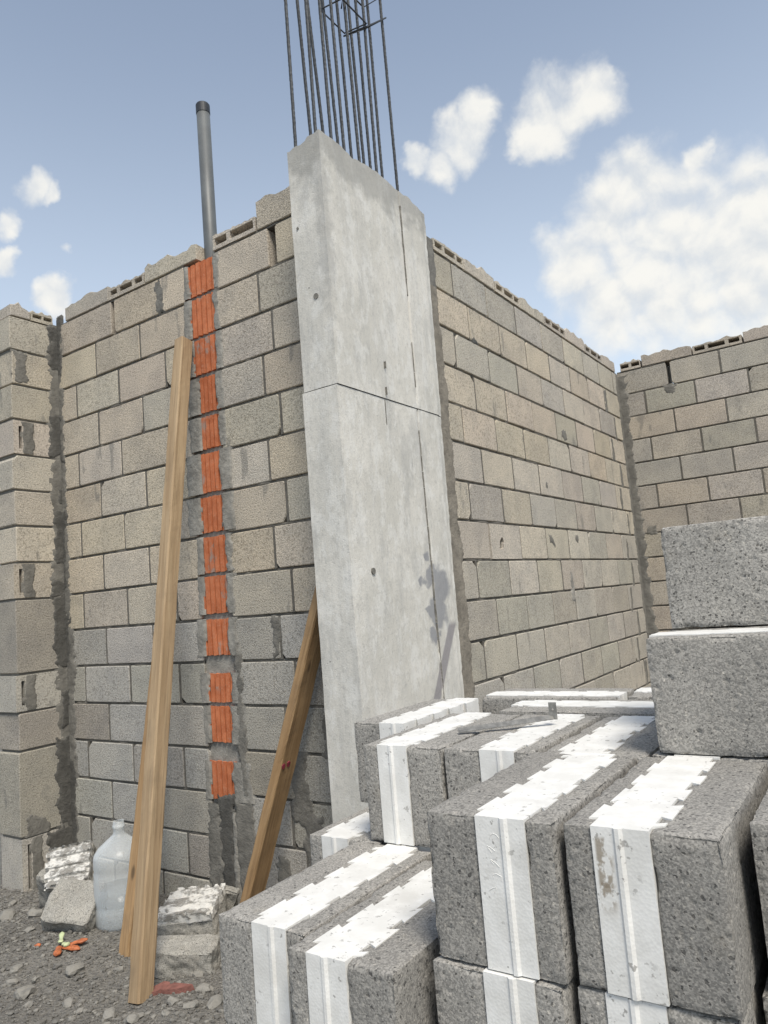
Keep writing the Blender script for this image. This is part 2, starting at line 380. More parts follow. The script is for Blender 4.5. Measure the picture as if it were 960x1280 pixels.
def tube(pts, r, n=10, cap=True):
    V, F = [], []; m = len(pts); P = [Vector(p) for p in pts]
    rr = r if isinstance(r, (list, tuple)) else [r]*m
    ref = None
    for i in range(m):
        d = (P[min(i+1, m-1)]-P[max(i-1, 0)]).normalized()
        if ref is None: ref = d.orthogonal().normalized()
        a = (ref - d*ref.dot(d)).normalized(); ref = a; b = d.cross(a)
        for k in range(n):
            t = 2*math.pi*k/n; V.append(P[i]+(a*math.cos(t)+b*math.sin(t))*rr[i])
    for i in range(m-1):
        for k in range(n):
            F.append((i*n+k, i*n+(k+1) % n, (i+1)*n+(k+1) % n, (i+1)*n+k))
    if cap: F.append(tuple(reversed(range(n)))); F.append(tuple((m-1)*n+k for k in range(n)))
    return V, F

# ------------------------------------------------------------------ ground
def gh(x, y):
    k = max(0, 1-max(0, math.hypot(x+2.6, y-1.7)-1.8)/3)
    d = .5+.5*k
    h = .030*noise.noise((x*1.7, y*1.7, 0)) + .014*noise.noise((x*6, y*6, 3)) + .007*noise.noise((x*19, y*19, 9))
    return h*d
def axis(c0, c1, step):
    a = list(np.arange(c0, c1+1e-6, step)); s = step
    lo, hi = c0, c1
    left, right = [], []
    while hi < 900: s *= 1.35; hi += s; lo -= s; right.append(hi); left.append(lo)
    return left[::-1]+a+right
gx, gy = axis(-4.6, -1.5, .022), axis(.6, 2.75, .022)
gv = [(x, y, gh(x, y) if abs(x) < 40 and abs(y) < 40 else 0) for y in gy for x in gx]
nx = len(gx)
gf = [(j*nx+i, j*nx+i+1, (j+1)*nx+i+1, (j+1)*nx+i) for j in range(len(gy)-1) for i in range(nx-1)]
ground = link('ground', mesh('ground', gv, gf, True), None, (0, 0, 0), MG); ground['kind'] = 'structure'
tag(ground, 'grey gravelly soil of the building site')

# ------------------------------------------------------------------ masonry
BLOCK_CACHE = {}
def block_mesh(w, h, d, variant, chip=.0):
    key = (round(w, 3), round(h, 3), round(d, 3), variant)
    if key in BLOCK_CACHE: return BLOCK_CACHE[key]
    r = random.Random(hash(key) & 0xffff)
    P = []
    cs = [r.uniform(.003, .008) for _ in range(4)]
    if variant >= 3: cs[r.randrange(4)] = r.uniform(.014, .032)
    def j(a=.0016): return r.uniform(-a, a)
    P += [(cs[0], 0), (w*r.uniform(.3, .7), j()), (w-cs[1], 0), (w, cs[1]*r.uniform(.7, 1.3)), (w+j(), h*r.uniform(.35, .65)), (w, h-cs[2]), (w-cs[2]*r.uniform(.7, 1.3), h), (w*r.uniform(.3, .7), h+j()), (cs[3], h), (0, h-cs[3]), (j(), h*r.uniform(.35, .65)), (0, cs[0]*r.uniform(.7, 1.3))]
    m = MB(); m.prism(P, 0, d, .0035, .004)
    me = mesh('block', m.v, m.f); BLOCK_CACHE[key] = me
    return me
PH = .2; BH = .188; JT = .012
RB = random.Random(11)
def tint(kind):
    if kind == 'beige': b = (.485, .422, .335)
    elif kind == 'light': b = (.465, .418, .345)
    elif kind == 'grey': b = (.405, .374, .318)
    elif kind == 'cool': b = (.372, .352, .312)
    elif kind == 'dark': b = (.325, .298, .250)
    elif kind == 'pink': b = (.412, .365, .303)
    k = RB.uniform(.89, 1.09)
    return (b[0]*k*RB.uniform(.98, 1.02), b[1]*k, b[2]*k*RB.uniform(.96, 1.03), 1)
def add_block(root, u0, u1, z0, col, h=BH, d=.19, dy=None, variant=None, name='block'):
    w = u1-u0
    me = block_mesh(w, h, d, RB.randrange(5) if variant is None else variant)
    o = link(name, me, root, (u0, RB.uniform(-.0015, .0035) if dy is None else dy, z0), MW); o.color = col
    return o
def bed(m, u0, u1, z0, z1, d=.185):
    n = max(2, int((u1-u0)/.035)); us = np.linspace(u0, u1, n)
    rec = [RB.choice([.003, .005, .007, .009, .011])+RB.uniform(-.001, .002) for _ in us]
    V, F = [], []
    for u, r in zip(us, rec):
        V += [(u, r+.001, z0), (u, r, (z0+z1)/2), (u, r+.004, z1), (u, d, z0), (u, d, z1)]
    for i in range(n-1):
        a, b = i*5, i*5+5
        F += [(a, b, b+1, a+1), (a+1, b+1, b+2, a+2), (a+2, b+2, b+4, a+4), (a+3, a+4, b+4, b+3), (a, a+3, b+3, b)]
    m.add(V, F)
def head(m, u0, u1, z0, z1, d=.185):
    r = RB.uniform(.002, .005)
    m.box((u0-.001, r, z0-.001), (u1+.001, d, z1+.001))
def ragged(u0, u1, z0, z1, amp, seed, sides='lrtb', step=.014):
    """Ragged four-sided patch outline (u,z), counter-clockwise."""
    r = random.Random(seed); pts = []
    def seg(a, b, side):
        L = math.hypot(b[0]-a[0], b[1]-a[1]); n = max(2, int(L/step)); k = amp if side in sides else amp*.15
        ph = r.uniform(0, 9)
        for i in range(n):
            t = i/n; nn = noise.noise((t*L*16+ph, seed*.37, 1.3))*k*1.5 + r.uniform(-.35, .35)*k
            if side in 'lr': pts.append((a[0]+(b[0]-a[0])*t+nn, a[1]+(b[1]-a[1])*t))
            else: pts.append((a[0]+(b[0]-a[0])*t, a[1]+(b[1]-a[1])*t+nn))
    seg((u0, z0), (u1, z0), 'b'); seg((u1, z0), (u1, z1), 'r'); seg((u1, z1), (u0, z1), 't'); seg((u0, z1), (u0, z0), 'l')
    return pts
def smear(root, u0, u1, z0, z1, amp=.012, seed=1, mat=None, thick=.006, sides='lrtb', name='mortar_smear', back=.03):
    """A trowelled film of mortar: a height field that dives into the block face round its ragged rim."""
    pad = amp*2.2; st = .0065 if (u1-u0)*(z1-z0) < .06 else .009
    a0 = u0-pad if 'l' in sides else u0; a1 = u1+pad if 'r' in sides else u1
    b0 = z0-pad if 'b' in sides else z0; b1 = z1+pad if 't' in sides else z1
    nu = max(4, int((a1-a0)/st)); nz = max(4, int((b1-b0)/st)); V = []
    T = max(.0028, thick*.62)
    for j in range(nz+1):
        for i in range(nu+1):
            u = a0+(a1-a0)*i/nu; z = b0+(b1-b0)*j/nz
            n = noise.noise((u*17+seed, z*17, 1.7))*1.0+noise.noise((u*52, z*52+seed, 4.1))*.5+noise.noise((u*120, z*120, seed))*.25
            e = 1e3
            if 'l' in sides: e = min(e, u-u0)
            if 'r' in sides: e = min(e, u1-u)
            if 'b' in sides: e = min(e, z-z0)
            if 't' in sides: e = min(e, z1-z)
            k = (e+amp*n*1.9)/(amp*.6)
            k = max(-1.0, min(1.0, k))
            d = -T*(.75*k+.25*k*abs(n)) if k > 0 else -k*.006
            V.append((u, d+.0004, z))
    F = [(j*(nu+1)+i, j*(nu+1)+i+1, (j+1)*(nu+1)+i+1, (j+1)*(nu+1)+i) for j in range(nz) for i in range(nu)
         if min(V[q][1] for q in (j*(nu+1)+i, j*(nu+1)+i+1, (j+1)*(nu+1)+i+1, (j+1)*(nu+1)+i)) < .0035]
    used = sorted({q for f in F for q in f}); ix = {q: i for i, q in enumerate(used)}
    me = mesh(name, [V[q] for q in used], [tuple(ix[q] for q in f) for f in F], True)
    return link(name, me, root, (0, 0, 0), mat or MMG)
def ragged_top(root, u0, u1, z0, hmin, hmax, seed, d=.19, name='coping_block', col=None):
    r = random.Random(seed); n = max(5, int((u1-u0)/.03)); P = [(u0, z0), (u1, z0)]
    for i in range(n+1):
        t = 1-i/n; hh = hmin+(hmax-hmin)*(.5+.9*noise.noise((t*3.1+seed, seed*1.7, .3)))+.014*noise.noise((t*11, seed*2.3, 1))+r.uniform(-.005, .005)
        if i in (0, n): hh *= r.uniform(.82, .98)
        P.append((u0+(u1-u0)*t, z0+hh))
    m = MB(); m.prism(P, 0, d, .003, .004)
    # drop the back a little unevenly so the top is a broken face
    m.v = [(x, y, z - (.014*noise.noise((x*20, seed, 4)) + .012 if y > .1 and z > z0+.02 else 0)) for x, y, z in m.v]
    o = m.build(name, MW, root); o.color = col or tint('light'); return o
def hollow_top(root, u0, u1, z0, slots, seed, h=.062, d=.19, name='hollow_coping_block'):
    """A hollow block broken off above its cores: slots = list of (start, end) in 0..1."""
    r = random.Random(seed); m = MB(); w = u1-u0; s0, s1 = z0+.020, z0+h-.014
    m.box((u0, 0, z0), (u1, d, s0))
    edges = [0]; 
    for a, b in slots: edges += [a, b]
    edges.append(1)
    for i in range(0, len(edges), 2):
        a, b = u0+w*edges[i], u0+w*edges[i+1]
        P = [(a, s0), (b, s0), (b-.002, s0+.006), (b, s1), (a, s1), (a+.002, s0+.006)]
        m.prism(P, .001, d-.001)
    m.box((u0+.002, d-.06, s0+.0005), (u1-.002, d-.04, s1-.0005))
    n = 14; P = [(u0, s1), (u1, s1)]
    for i in range(n+1):
        t = 1-i/n; P.append((u0+w*t, s1+.008+.034*max(0, noise.noise((t*5+seed, seed, 2)))+r.uniform(0, .009)))
    m.prism(P, .0005, d-.0005, .003, .003)
    o = m.build(name, MW, root); o.color = tint('light'); return o

def courses(root, u0, u1, firsts, ncourse, colour, opens=(), zoff=0.0, skip=None, mod=.39, parts=None):
    """firsts[k] = position of one head joint in course k; blocks run from u0 to u1."""
    for k in range(ncourse):
        zt = GZ - PH*k + zoff; z0 = zt-PH+JT/2
        js = parts(k) if parts else None
        if js is None:
            j = firsts[k % len(firsts)] if not isinstance(firsts, dict) else firsts[k]
            while j-mod > u0+.06: j -= mod
            js = []
            while j < u1-.05: js.append(j); j += mod*RB.uniform(.992, 1.008)
        segs = [u0]+js+[u1]
        m = MB(); bed(m, u0, u1, z0-JT-.0003, z0+.0003)
        for i in range(len(segs)-1):
            a = segs[i]+(JT/2 if i else 0); b = segs[i+1]-(JT/2 if i < len(segs)-2 else 0)
            for (ok, ou, gap) in opens:
                if ok == k and abs(ou-segs[i]) < .02: a = segs[i]+gap/2
                if ok == k and abs(ou-segs[i+1]) < .02: b = segs[i+1]-gap/2
            if skip and skip(k, a, b): continue
            if z0 < -.1: continue
            add_block(root, a, b, z0, colour(k, (a+b)/2))
            if i and not any(ok == k and abs(ou-segs[i]) < .02 for ok, ou, g in opens): head(m, segs[i]-JT/2, segs[i]+JT/2, z0, z0+BH)
        m.build('mortar_joint', MM, root)

YL, XR, YB, XP = 2.4652, -1.7109, 6.3095, -3.886
# ---- left wall (faces the camera), with the tile chase in it
WL = thing('block_wall', 'concrete block wall with a vertical strip of orange clay tiles beside the pillar', 'wall', (0, YL, 0))
CH0, CH1 = -2.765, -2.555
def colL(k, u):
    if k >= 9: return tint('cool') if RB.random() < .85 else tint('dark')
    return tint('beige') if RB.random() < .62 else tint('light')
def jointsL(k):
    j = [-3.355, -2.962] if k == 0 else ([-3.715, -3.328, -2.94] if k % 2 == 0 else [-3.52, -3.134])
    if k == 10: j = [-3.72, -3.33, -2.945]
    return j
def jointsL2(k): return [(-2.161 if k == 0 else -2.19) if k % 2 == 0 else -2.263]
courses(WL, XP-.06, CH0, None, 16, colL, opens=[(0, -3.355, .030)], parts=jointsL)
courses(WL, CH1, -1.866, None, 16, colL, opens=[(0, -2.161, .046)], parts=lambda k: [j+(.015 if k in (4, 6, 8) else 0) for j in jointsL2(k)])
# clay tiles, one per course, ribbed
mcore = MB(); mcore.box((CH0-.002, .016, -.05), (CH1+.002, .188, 3.08)); mcore.build('mortar_core', MMG, WL)
rt_ = random.Random(5)
TOPS = [3.109, 2.925, 2.712, 2.512, 2.312, 2.13, 1.915, 1.72, 1.53, 1.325, 1.07, .918, .665]
BOTS = [2.935, 2.722, 2.525, 2.327, 2.145, 1.93, 1.735, 1.54, 1.345, 1.148, .93, .745, .487]
TL = [-2.735, -2.735, -2.728, -2.70, -2.705, -2.722, -2.732, -2.74, -2.744, -2.746, -2.744, -2.748, -2.762]
TR = [-2.552, -2.566, -2.556, -2.575, -2.574, -2.582, -2.578, -2.572, -2.58, -2.582, -2.586, -2.597, -2.607]
for i in range(len(TOPS)):
    a, b, z0, z1 = TL[i]-.022, TR[i]+.022, BOTS[i]+.004, TOPS[i]-.004
    if z1-z0 < .05: continue
    n = 6; pts = []; w = (b-a)/n
    prof = []
    for q in range(n):
        x0 = a+q*w
        prof += [(x0+.001, .016), (x0+.002, .0), (x0+w-.009, .0), (x0+w-.008, .016)]
    V = []; F = []
    tilt = rt_.uniform(-.004, .004)
    for (x, y) in prof: V += [(x, y+.004, z0+rt_.uniform(-.003, .003)), (x+tilt, y+.004, z1+rt_.uniform(-.003, .003))]
    V += [(a, .05, z0), (a, .05, z1), (b, .05, z0), (b, .05, z1)]
    k = len(prof)
    for q in range(k-1): F.append((2*q, 2*q+2, 2*q+3, 2*q+1))
    F += [(2*k, 0, 1, 2*k+1), (2*k-2, 2*k+2, 2*k+3, 2*k-1), (1, *[2*q+1 for q in range(1, k)], 2*k+3, 2*k+1), (2*k, 2*k+2, *[2*q for q in range(k-1, -1, -1)])]
    link('clay_tile', mesh('clay_tile', V, F), WL, (0, 0, 0), MT)
    # mortar either side and between the tiles
    right = CH1+[.0, .004, .0, .03, .03, .05, .045, .01, .015, .02, .035, .05, .06, .07][i]+rt_.uniform(.0, .012)
    smear(WL, b-.022, max(right, b+.015), z0-.004, z1+.004, .008, 100+i, MMG, .005+.004*rt_.random(), 'lr')
    left = CH0-[.0, .004, .0, .01, .01, .045, .055, .0, .012, .03, .03, .015, .0, .03][i]-rt_.uniform(0, .01)
    smear(WL, min(left, a-.01), a+.024, z0-.004, z1+.004, .006, 200+i, MMG, .005+.003*rt_.random(), 'lr')
smear(WL, CH0-.03, CH0+.06, .0, .47, .014, 401, MMS, .006, 'lr'); smear(WL, CH0+.05, CH1-.07, -.02, .50, .014, 402, MMD, .004, 'lrt')
smear(WL, CH1-.075, CH1-.045, -.02, .44, .006, 403, MMG, .008, 'lr'); smear(WL, CH1-.05, CH1+.06, -.02, .49, .016, 404, MMS, .007, 'lrt')
smear(WL, CH1+.00, CH1+.045, .52, 1.16, .012, 405, MMS, .008, 'lr')
# damp run marks down the right-hand bays
for i, (a, b, z0, z1) in enumerate([(-2.305, -2.265, 1.135, 1.31), (-2.25, -2.16, .43, .72), (-2.19, -2.09, .20, .46), (-2.36, -2.30, .0, .28), (-2.06, -1.99, .70, .9)]):
    smear(WL, a, b, z0, z1, .014, 420+i, MMS, .004, 'lrtb')
# damp corner strip
smear(WL, XP, XP+.035, 1.56, 3.17, .018, 429, MMS, .004, 'r'); smear(WL, XP, XP+.062, .0, 1.58, .022, 428, MMS, .004, 'r')
for i, (b, z0, z1) in enumerate([(.036, 2.80, 3.17), (.018, 2.30, 2.56), (.030, 1.56, 2.00), (.040, 1.14, 1.42), (.020, .90, 1.0), (.045, .0, .62)]):
    smear(WL, XP, XP+b, z0, z1, .014, 430+i, MMD, .008, 'rtb')
smear(WL, -2.99, -2.93, 2.93, 3.10, .012, 450, MMS, .0035, 'lrb')
# coping pieces
ragged_top(WL, -3.80, -3.39, GZ+.006, .075, .10, 21)
hollow_top(WL, -3.385, -3.075, GZ+.006, [(.06, .24), (.32, .66), (.74, .94)], 22)
ragged_top(WL, -3.07, -2.665, GZ+.006, .062, .115, 27)
hollow_top(WL, -2.545, -2.255, GZ+.006, [(.05, .33), (.42, .95)], 24, .072)
ragged_top(WL, -2.245, -1.87, GZ+.006, .115, .15, 25)
mb = MB(); bed(mb, XP-.05, CH0, GZ-.006, GZ+.0065); bed(mb, CH1, -1.868, GZ-.006, GZ+.0065); mb.build('mortar_joint', MM, WL)

# ---- receding wall
WR = thing('block_wall', 'long concrete block wall running away from the pillar to the far corner', 'wall', (XR, 0, 0), math.pi/2)
def colR(k, u):
    x = RB.random()
    if k in (1, 3, 4): return tint('beige') if u < 4.6 or x < .4 else tint('light')
    if k == 0: return tint('light') if x < .25 else tint('grey')
    if k >= 9: return tint('grey')
    return tint('light') if x < .55 else tint('grey')
HOLE = (7, 3.9)
def jointsR(k):
    if k == 0: return [3.388, 3.79, 4.196, 4.612, 5.02, 5.428, 5.80, 6.17]
    f = 3.345 if k % 2 == 0 else 3.53
    return [f+.391*i*RB.uniform(.998, 1.002) for i in range(8) if f+.391*i < YB-.06]
courses(WR, 3.195, YB-.006, None, 16, colR, zoff=-.012, parts=jointsR, opens=[(0, 3.79, .016), (0, 4.612, .014)],
        skip=lambda k, a, b: k == 7 and a < 3.7 < b)
# the block with the knocked-through hole
def holed_block(root, u0, u1, z0, hu, hz, ru, rz):
    w, h = u1-u0, BH; m = MB(); n = 12
    out = []
    for i in range(n):
        t = 2*math.pi*i/n; c, s = math.cos(t), math.sin(t); k = min((w-hu if c > 0 else hu)/max(abs(c), 1e-6), (h-hz if s > 0 else hz)/max(abs(s), 1e-6))
        out.append((hu+c*k, hz+s*k))
    corners = [(0, 0), (w, 0), (w, h), (0, h)]
    for cx, cz in corners:
        i = min(range(n), key=lambda q: (out[q][0]-cx)**2+(out[q][1]-cz)**2); out[i] = (cx, cz)
    r = random.Random(4)
    inn = [(hu+math.cos(2*math.pi*i/n)*ru*r.uniform(.7, 1.2)+math.sin(2*math.pi*i/n)*.012, hz+math.sin(2*math.pi*i/n)*rz*r.uniform(.8, 1.15)) for i in range(n)]
    big = [(min(max(hu+(x-hu)*2.6, .02), w-.02), min(max(hz+(z-hz)*2.2, .02), h-.02)) for x, z in inn]
    V = [(x, 0, z) for x, z in out]+[(x, .002, z) for x, z in inn]+[(x, .022, z) for x, z in inn]+[(x, .19, z) for x, z in out]+[(x, .024, z) for x, z in big]+[(x, .16, z) for x, z in big]
    F = []
    for i in range(n):
        j = (i+1) % n
        F += [(i, j, n+j, n+i), (n+i, n+j, 2*n+j, 2*n+i), (j, i, 3*n+i, 3*n+j), (2*n+i, 2*n+j, 4*n+j, 4*n+i), (4*n+i, 4*n+j, 5*n+j, 5*n+i)]
    F += [tuple(5*n+i for i in range(n)), tuple(3*n+i for i in reversed(range(n)))]
    o = link('block', mesh('block', V, F), root, (u0, 0, z0), MW); o.color = tint('light')
holed_block(WR, 3.535, 3.916, GZ-.012-PH*8+.005, .135, .082, .029, .036)
# chipped, patched and smeared places
for i, (a, b, z0, z1, mt, th) in enumerate([(3.545, 3.61, 2.70, 2.722, MMD, .001), (4.79, 4.88, 2.345, 2.385, MMS, .003), (4.38, 4.44, 1.61, 1.65, MMS, .002),
        (4.84, 4.88, 1.62, 1.66, MMS, .002), (4.66, 4.70, 1.25, 1.42, MMG, .003), (4.40, 4.42, 1.95, 2.0, MMS, .002)]):
    smear(WR, a, b, z0, z1, .017, 500+i, mt, th)
# mortar bead where the wall meets the pillar
smear(WR, 3.085, 3.20, 2.90, 3.16, .007, 520, MMS, .002, 'r'); smear(WR, 3.075, 3.205, 2.28, 2.90, .012, 521, MMB, .006, 'r')
smear(WR, 3.07, 3.20, 1.62, 2.28, .012, 522, MMB, .007, 'r'); smear(WR, 3.05, 3.20, .60, 1.62, .013, 523, MMB, .008, 'r')
# run-down cement near the far corner
for i, (a, k) in enumerate([(5.88, 1), (6.05, 2), (5.92, 3), (6.07, 4), (5.98, 5), (6.1, 6), (5.98, 7), (6.05, 8), (5.93, 9), (6.04, 10), (5.95, 11), (6.1, 12)]):
    z = GZ-PH*k-.012
    smear(WR, a, a+.05, z-.205, z-.02, .010, 540+i, MMS, .003, 'lrtb')
smear(WR, 6.26, 6.318, .6, 3.10, .014, 560, MMS, .008, 'l')
cuts = [3.205, 3.545, 3.93, 4.30, 4.70, 5.10, 5.515, 5.93, YB-.03]
for i in range(8):
    a, b = cuts[i]+.003, cuts[i+1]-.006
    if i % 2 == 0: hollow_top(WR, a, b, GZ-.004, [(.05, .28), (.36, .70), (.76, .95)], 600+i, .066)
    else: ragged_top(WR, a, b, GZ-.004, .062, .10, 610+i)
mb = MB(); bed(mb, 3.195, YB, GZ-.018, GZ-.0035); mb.build('mortar_joint', MM, WR)

# ---- far wall
WB = thing('block_wall', 'far concrete block wall closing the corner behind the block stack', 'wall', (0, YB, 0))
def colB(k, u):
    x = RB.random(); return tint('pink') if x < .35 else tint('grey')
UB1 = 1.25
def jointsB(k):
    f = -1.29 if k % 2 == 0 else -1.50
    return [f+.396*i for i in range(8) if f+.396*i < UB1-.06]
courses(WB, XR-.05, UB1, None, 16, colB, zoff=-.006, parts=jointsB, opens=[(0, -1.29, .034)])
smear(WB, XR+.002, XR+.06, .5, 3.08, .016, 640, MMS, .007, 'r')
for i, (a, b, z0, z1) in enumerate([(-1.33, -1.25, 2.83, 2.90), (-1.29, -1.27, 2.78, 2.86), (-1.62, -1.54, 1.70, 1.78)]):
    smear(WB, a, b, z0, z1, .018, 650+i, MMS, .003)
cuts = [XR+.03, -1.50, -1.09, -.71, -.30, .10, .5, .9, UB1]
for i in range(8):
    a, b = cuts[i]+.006, cuts[i+1]-.006
    if i % 2 == 0: hollow_top(WB, a, b, GZ+.002, [(.04, .25), (.32, .66), (.74, .95)] if i else [(.02, .42), (.55, .95)], 660+i, .068)
    else: ragged_top(WB, a, b, GZ+.002, .07, .105, 670+i, col=tint('pink'))
mb = MB(); bed(mb, XR+.002, -1.308, GZ-.012, GZ+.0025); bed(mb, -1.262, UB1, GZ-.012, GZ+.0025); mb.build('mortar_joint', MM, WB)

# ---- wall stub at the left
WP = thing('block_pier', 'short toothed block pier with damp black mortar in its corner', 'pier', (XP, 0, 0), math.pi/2)
Y0, Y1 = 2.175, YL-.001
zs = [3.105, 2.905, 2.71, 2.505, 2.31, 2.11, 1.915, 1.715, 1.515, 1.115, .905, .70, .275, .045]
zs = [3.11, 2.91, 2.71, 2.51, 2.31, 2.11, 1.91, 1.71, 1.51, 1.11, .91, .71, .27, -.03]
for i in range(len(zs)-1):
    zt, zb = zs[i], zs[i+1]; hollow = i in (3, 7, 9, 12)
    m = MB(); off = [0, .012, .004, .010, .0, .008, .012, -.006, .0, -.008, .004, .0, .006][i]
    d = .20
    if not hollow:
        me_w = Y1-(Y0+off)
        o = add_block(WP, Y0+off, Y1, zb+.006, tint('light' if i < 8 else 'dark'), zt-zb-.012, d, dy=0, variant=i % 5)
    else:   # block on end: the open core shows on the side
        u0, z0, z1 = Y0+off, zb+.006, zt-.006; hh = z1-z0
        m.box((u0, 0, z0), (u0+.030, d, z1)); m.box((u0+.050, .0015, z0), (Y1, d, z1))
        m.box((u0+.0301, .001, z0), (u0+.0499, d, z0+.03)); m.box((u0+.0301, .001, z1-.03), (u0+.0499, d, z1)); m.box((u0+.0302, .07, z0+.031), (u0+.0498, .09, z1-.031))
        o = m.build('hollow_block', MW, WP); o.color = tint('light' if i < 8 else 'grey')
        smear(WP, u0+.052, u0+.115, zb+.01, zt-.01, .008, 700+i, MMS, .004, 'lr')
    mj = MB(); mj.box((Y0+off+.012, .008, zb-.008), (Y1, d-.008, zb+.0065)); mj.build('mortar_joint', MMS, WP)
smear(WP, 2.405, Y1, .0, 3.12, .020, 719, MMS, .004, 'l')
for i, (a, z0, z1) in enumerate([(2.41, 2.83, 3.11), (2.40, 2.33, 2.56), (2.435, 2.05, 2.14), (2.415, 1.70, 2.0), (2.385, 1.50, 1.60), (2.395, 1.13, 1.52), (2.43, .80, .98), (2.385, .26, .74), (2.33, .0, .26)]):
    smear(WP, a, Y1, z0, z1, .016, 720+i, MMD, .008, 'ltb')
smear(WP, 2.20, 2.27, 2.73, 2.90, .012, 740, MMS, .004, 'lrtb'); smear(WP, 2.215, 2.33, .27, .36, .014, 741, MMS, .003, 'lrt')
ragged_top(WP, 2.185, 2.30, 3.112, .055, .085, 81); hollow_top(WP, 2.305, 2.44, 3.112, [(.08, .48), (.58, .95)], 82, .055)

# ------------------------------------------------------------------ concrete pillar
PL = thing('concrete_pillar', 'tall pale concrete pillar with bare reinforcing bars rising from its top', 'pillar', (-1.775, 2.68, 0))
def grid_face(m, f, nu, nv):
    us = nu if isinstance(nu, list) else [i/nu for i in range(nu+1)]; nu = len(us)-1
    V = [f(us[i], j/nv) for j in range(nv+1) for i in range(nu+1)]
    m.add(V, [(j*(nu+1)+i, j*(nu+1)+i+1, (j+1)*(nu+1)+i+1, (j+1)*(nu+1)+i) for j in range(nv) for i in range(nu)])
def lift(name, x0, x1, y0, y1, z0, z1, topfn, seed, y1b=None):
    m = MB(); y1b = y1 if y1b is None else y1b
    seam = 2.86
    us = sorted(set([i/70 for i in range(71)]+[(seam-y0+q)/(y1-y0) for q in (-.016, -.012, -.009, -.006, -.003, 0, .003, .006, .009, .012)]))
    def ztop(x, y): return z1+topfn(x, y)
    def right(u, w):           # face towards +x
        z = z0+(ztop(x1, y0+(y1-y0)*u)-z0)*w; ye = y1b+(y1-y1b)*((z-z0)/(z1-z0)); y = y0+(ye-y0)*u
        e = 0
        if u in (0.0,): e = -.0015*abs(noise.noise((z*14, seed, 0)))-.004*max(0, noise.noise((z*40, seed, 5))-.15)
        dx = .0014*noise.noise((y*5, z*4, seed))+.0009*noise.noise((y*30, z*30, seed))+e
        q = y-seam-.004*noise.noise((z*1.6, 5, 5))
        if q > .003: dx += .0012
        if abs(q) < .0042 and noise.noise((z*7, seed, 2)) > -.45: dx -= .013
        if u > .97: dx -= .006+.004*noise.noise((z*30, 3, seed)); y += .004*noise.noise((z*23, 8, seed))
        return (x1+dx, y + (0 if u else .0), z)
    def left(u, w):            # face towards -y
        x = x0+(x1-x0)*u; z = z0+(ztop(x, y0)-z0)*w
        dy = .0022*noise.noise((x*6, z*5, seed+4))+.0008*noise.noise((x*30, z*30, seed))
        if u == 1.0:
            p = right(0.0, w); return p
        if u == 0.0: x += .0015*noise.noise((z*13, 2, seed))
        return (x, y0+dy, z)
    H = z1-z0; nv = int(H/.022)
    grid_face(m, right, us, nv); grid_face(m, left, 14, nv)
    def top(u, w):
        x = x0+(x1-x0)*u; y = y0+(y1-y0)*w
        if u == 1.0: return right(w, 1.0)
        if w == 0.0: return left(u, 1.0)
        return (x, y, ztop(x, y)+.004*noise.noise((x*40, y*40, 1)))
    nb = 14
    def topg(u, w): return top(u, w)
    V = []
    for w in us:
        for i in range(nb+1):
            V.append(top(i/nb, w))
    m.add(V, [(j*(nb+1)+i, j*(nb+1)+i+1, (j+1)*(nb+1)+i+1, (j+1)*(nb+1)+i) for j in range(len(us)-1) for i in range(nb)])
    grid_face(m, lambda u, w: (x0, y1+(y0-y1)*u, z0+(ztop(x0, y1+(y0-y1)*u)-z0)*w), 4, 4)
    grid_face(m, lambda u, w: (x1+(x0-x1)*u-(.012 if u == 0 else 0), (y1b+(y1-y1b)*w), z0+(ztop(x1, y1)-z0)*w), 2, 4)
    return m.build(name, MC, PL, tuple(-Vector(PL.location)), None, True)
flat = lambda x, y: 0.0
def broken(x, y):
    e = .018*noise.noise((y*9, x*9, 2))+.010*noise.noise((y*30, x*30, 7))
    if y > 2.95: e -= .030*(y-2.95)/.15
    if y < 2.30 and x < -1.75: e -= .012
    return e
lift('lower_lift', -1.868, -1.6900, 2.260, 3.085, -.05, 2.2025, flat, 1, 3.045)
lift('upper_lift', -1.860, -1.6870, 2.261, 3.105, 2.2055, 3.278, broken, 2, 3.085)
PLO = tuple(-Vector(PL.location))
# crack lips and drips below the cold joint, tie holes
def face_patch(name, mat, y0, y1, z0, z1, amp, seed, thick, x=-1.69):
    m = MB(); m.prism(ragged(y0, y1, z0, z1, amp, seed, step=.008), -thick, .01, .001, thick*.8)
    # local (u,d,z) -> world (x - d, u, z)
    m.v = [(x - d, u, z) for u, d, z in m.v]
    return m.build(name, mat, PL, PLO)
for i, (y, z0, z1, w) in enumerate([(2.595, 2.09, 2.20, .004), (2.60, 2.22, 2.255, .0022), (2.607, 2.34, 2.37, .0022)]):
    face_patch('crack_streak', MMS, y-w/2, y+w/2, z0, z1, .002, 800+i, .0012, -1.69 if z1 < 2.203 else -1.6785)
zz = .85; rsm = random.Random(12); iq = 0
while zz < 3.18:
    l_ = rsm.uniform(.06, .22); yy = 2.862+.006*math.sin(zz*2.1)
    if rsm.random() < .93 and not (zz < 2.204 < zz+l_): face_patch('form_seam', MMG, yy-.0011, yy+.0011, zz, min(zz+l_, 3.2), .0022, 830+iq, .0022, -1.688 if zz < 2.2 else -1.685)
    zz += l_+.004; iq += 1
for i, (y, z, r) in enumerate([(2.403, 1.463, .013)]):  # solid dark discs: their colour stands for the shade inside open tie holes
    V, F = tube([(-1.684, y, z), (-1.705, y, z)], r, 10); link('tie_hole_shade', mesh('tie_hole_shade', V, F), PL, PLO, MMS)
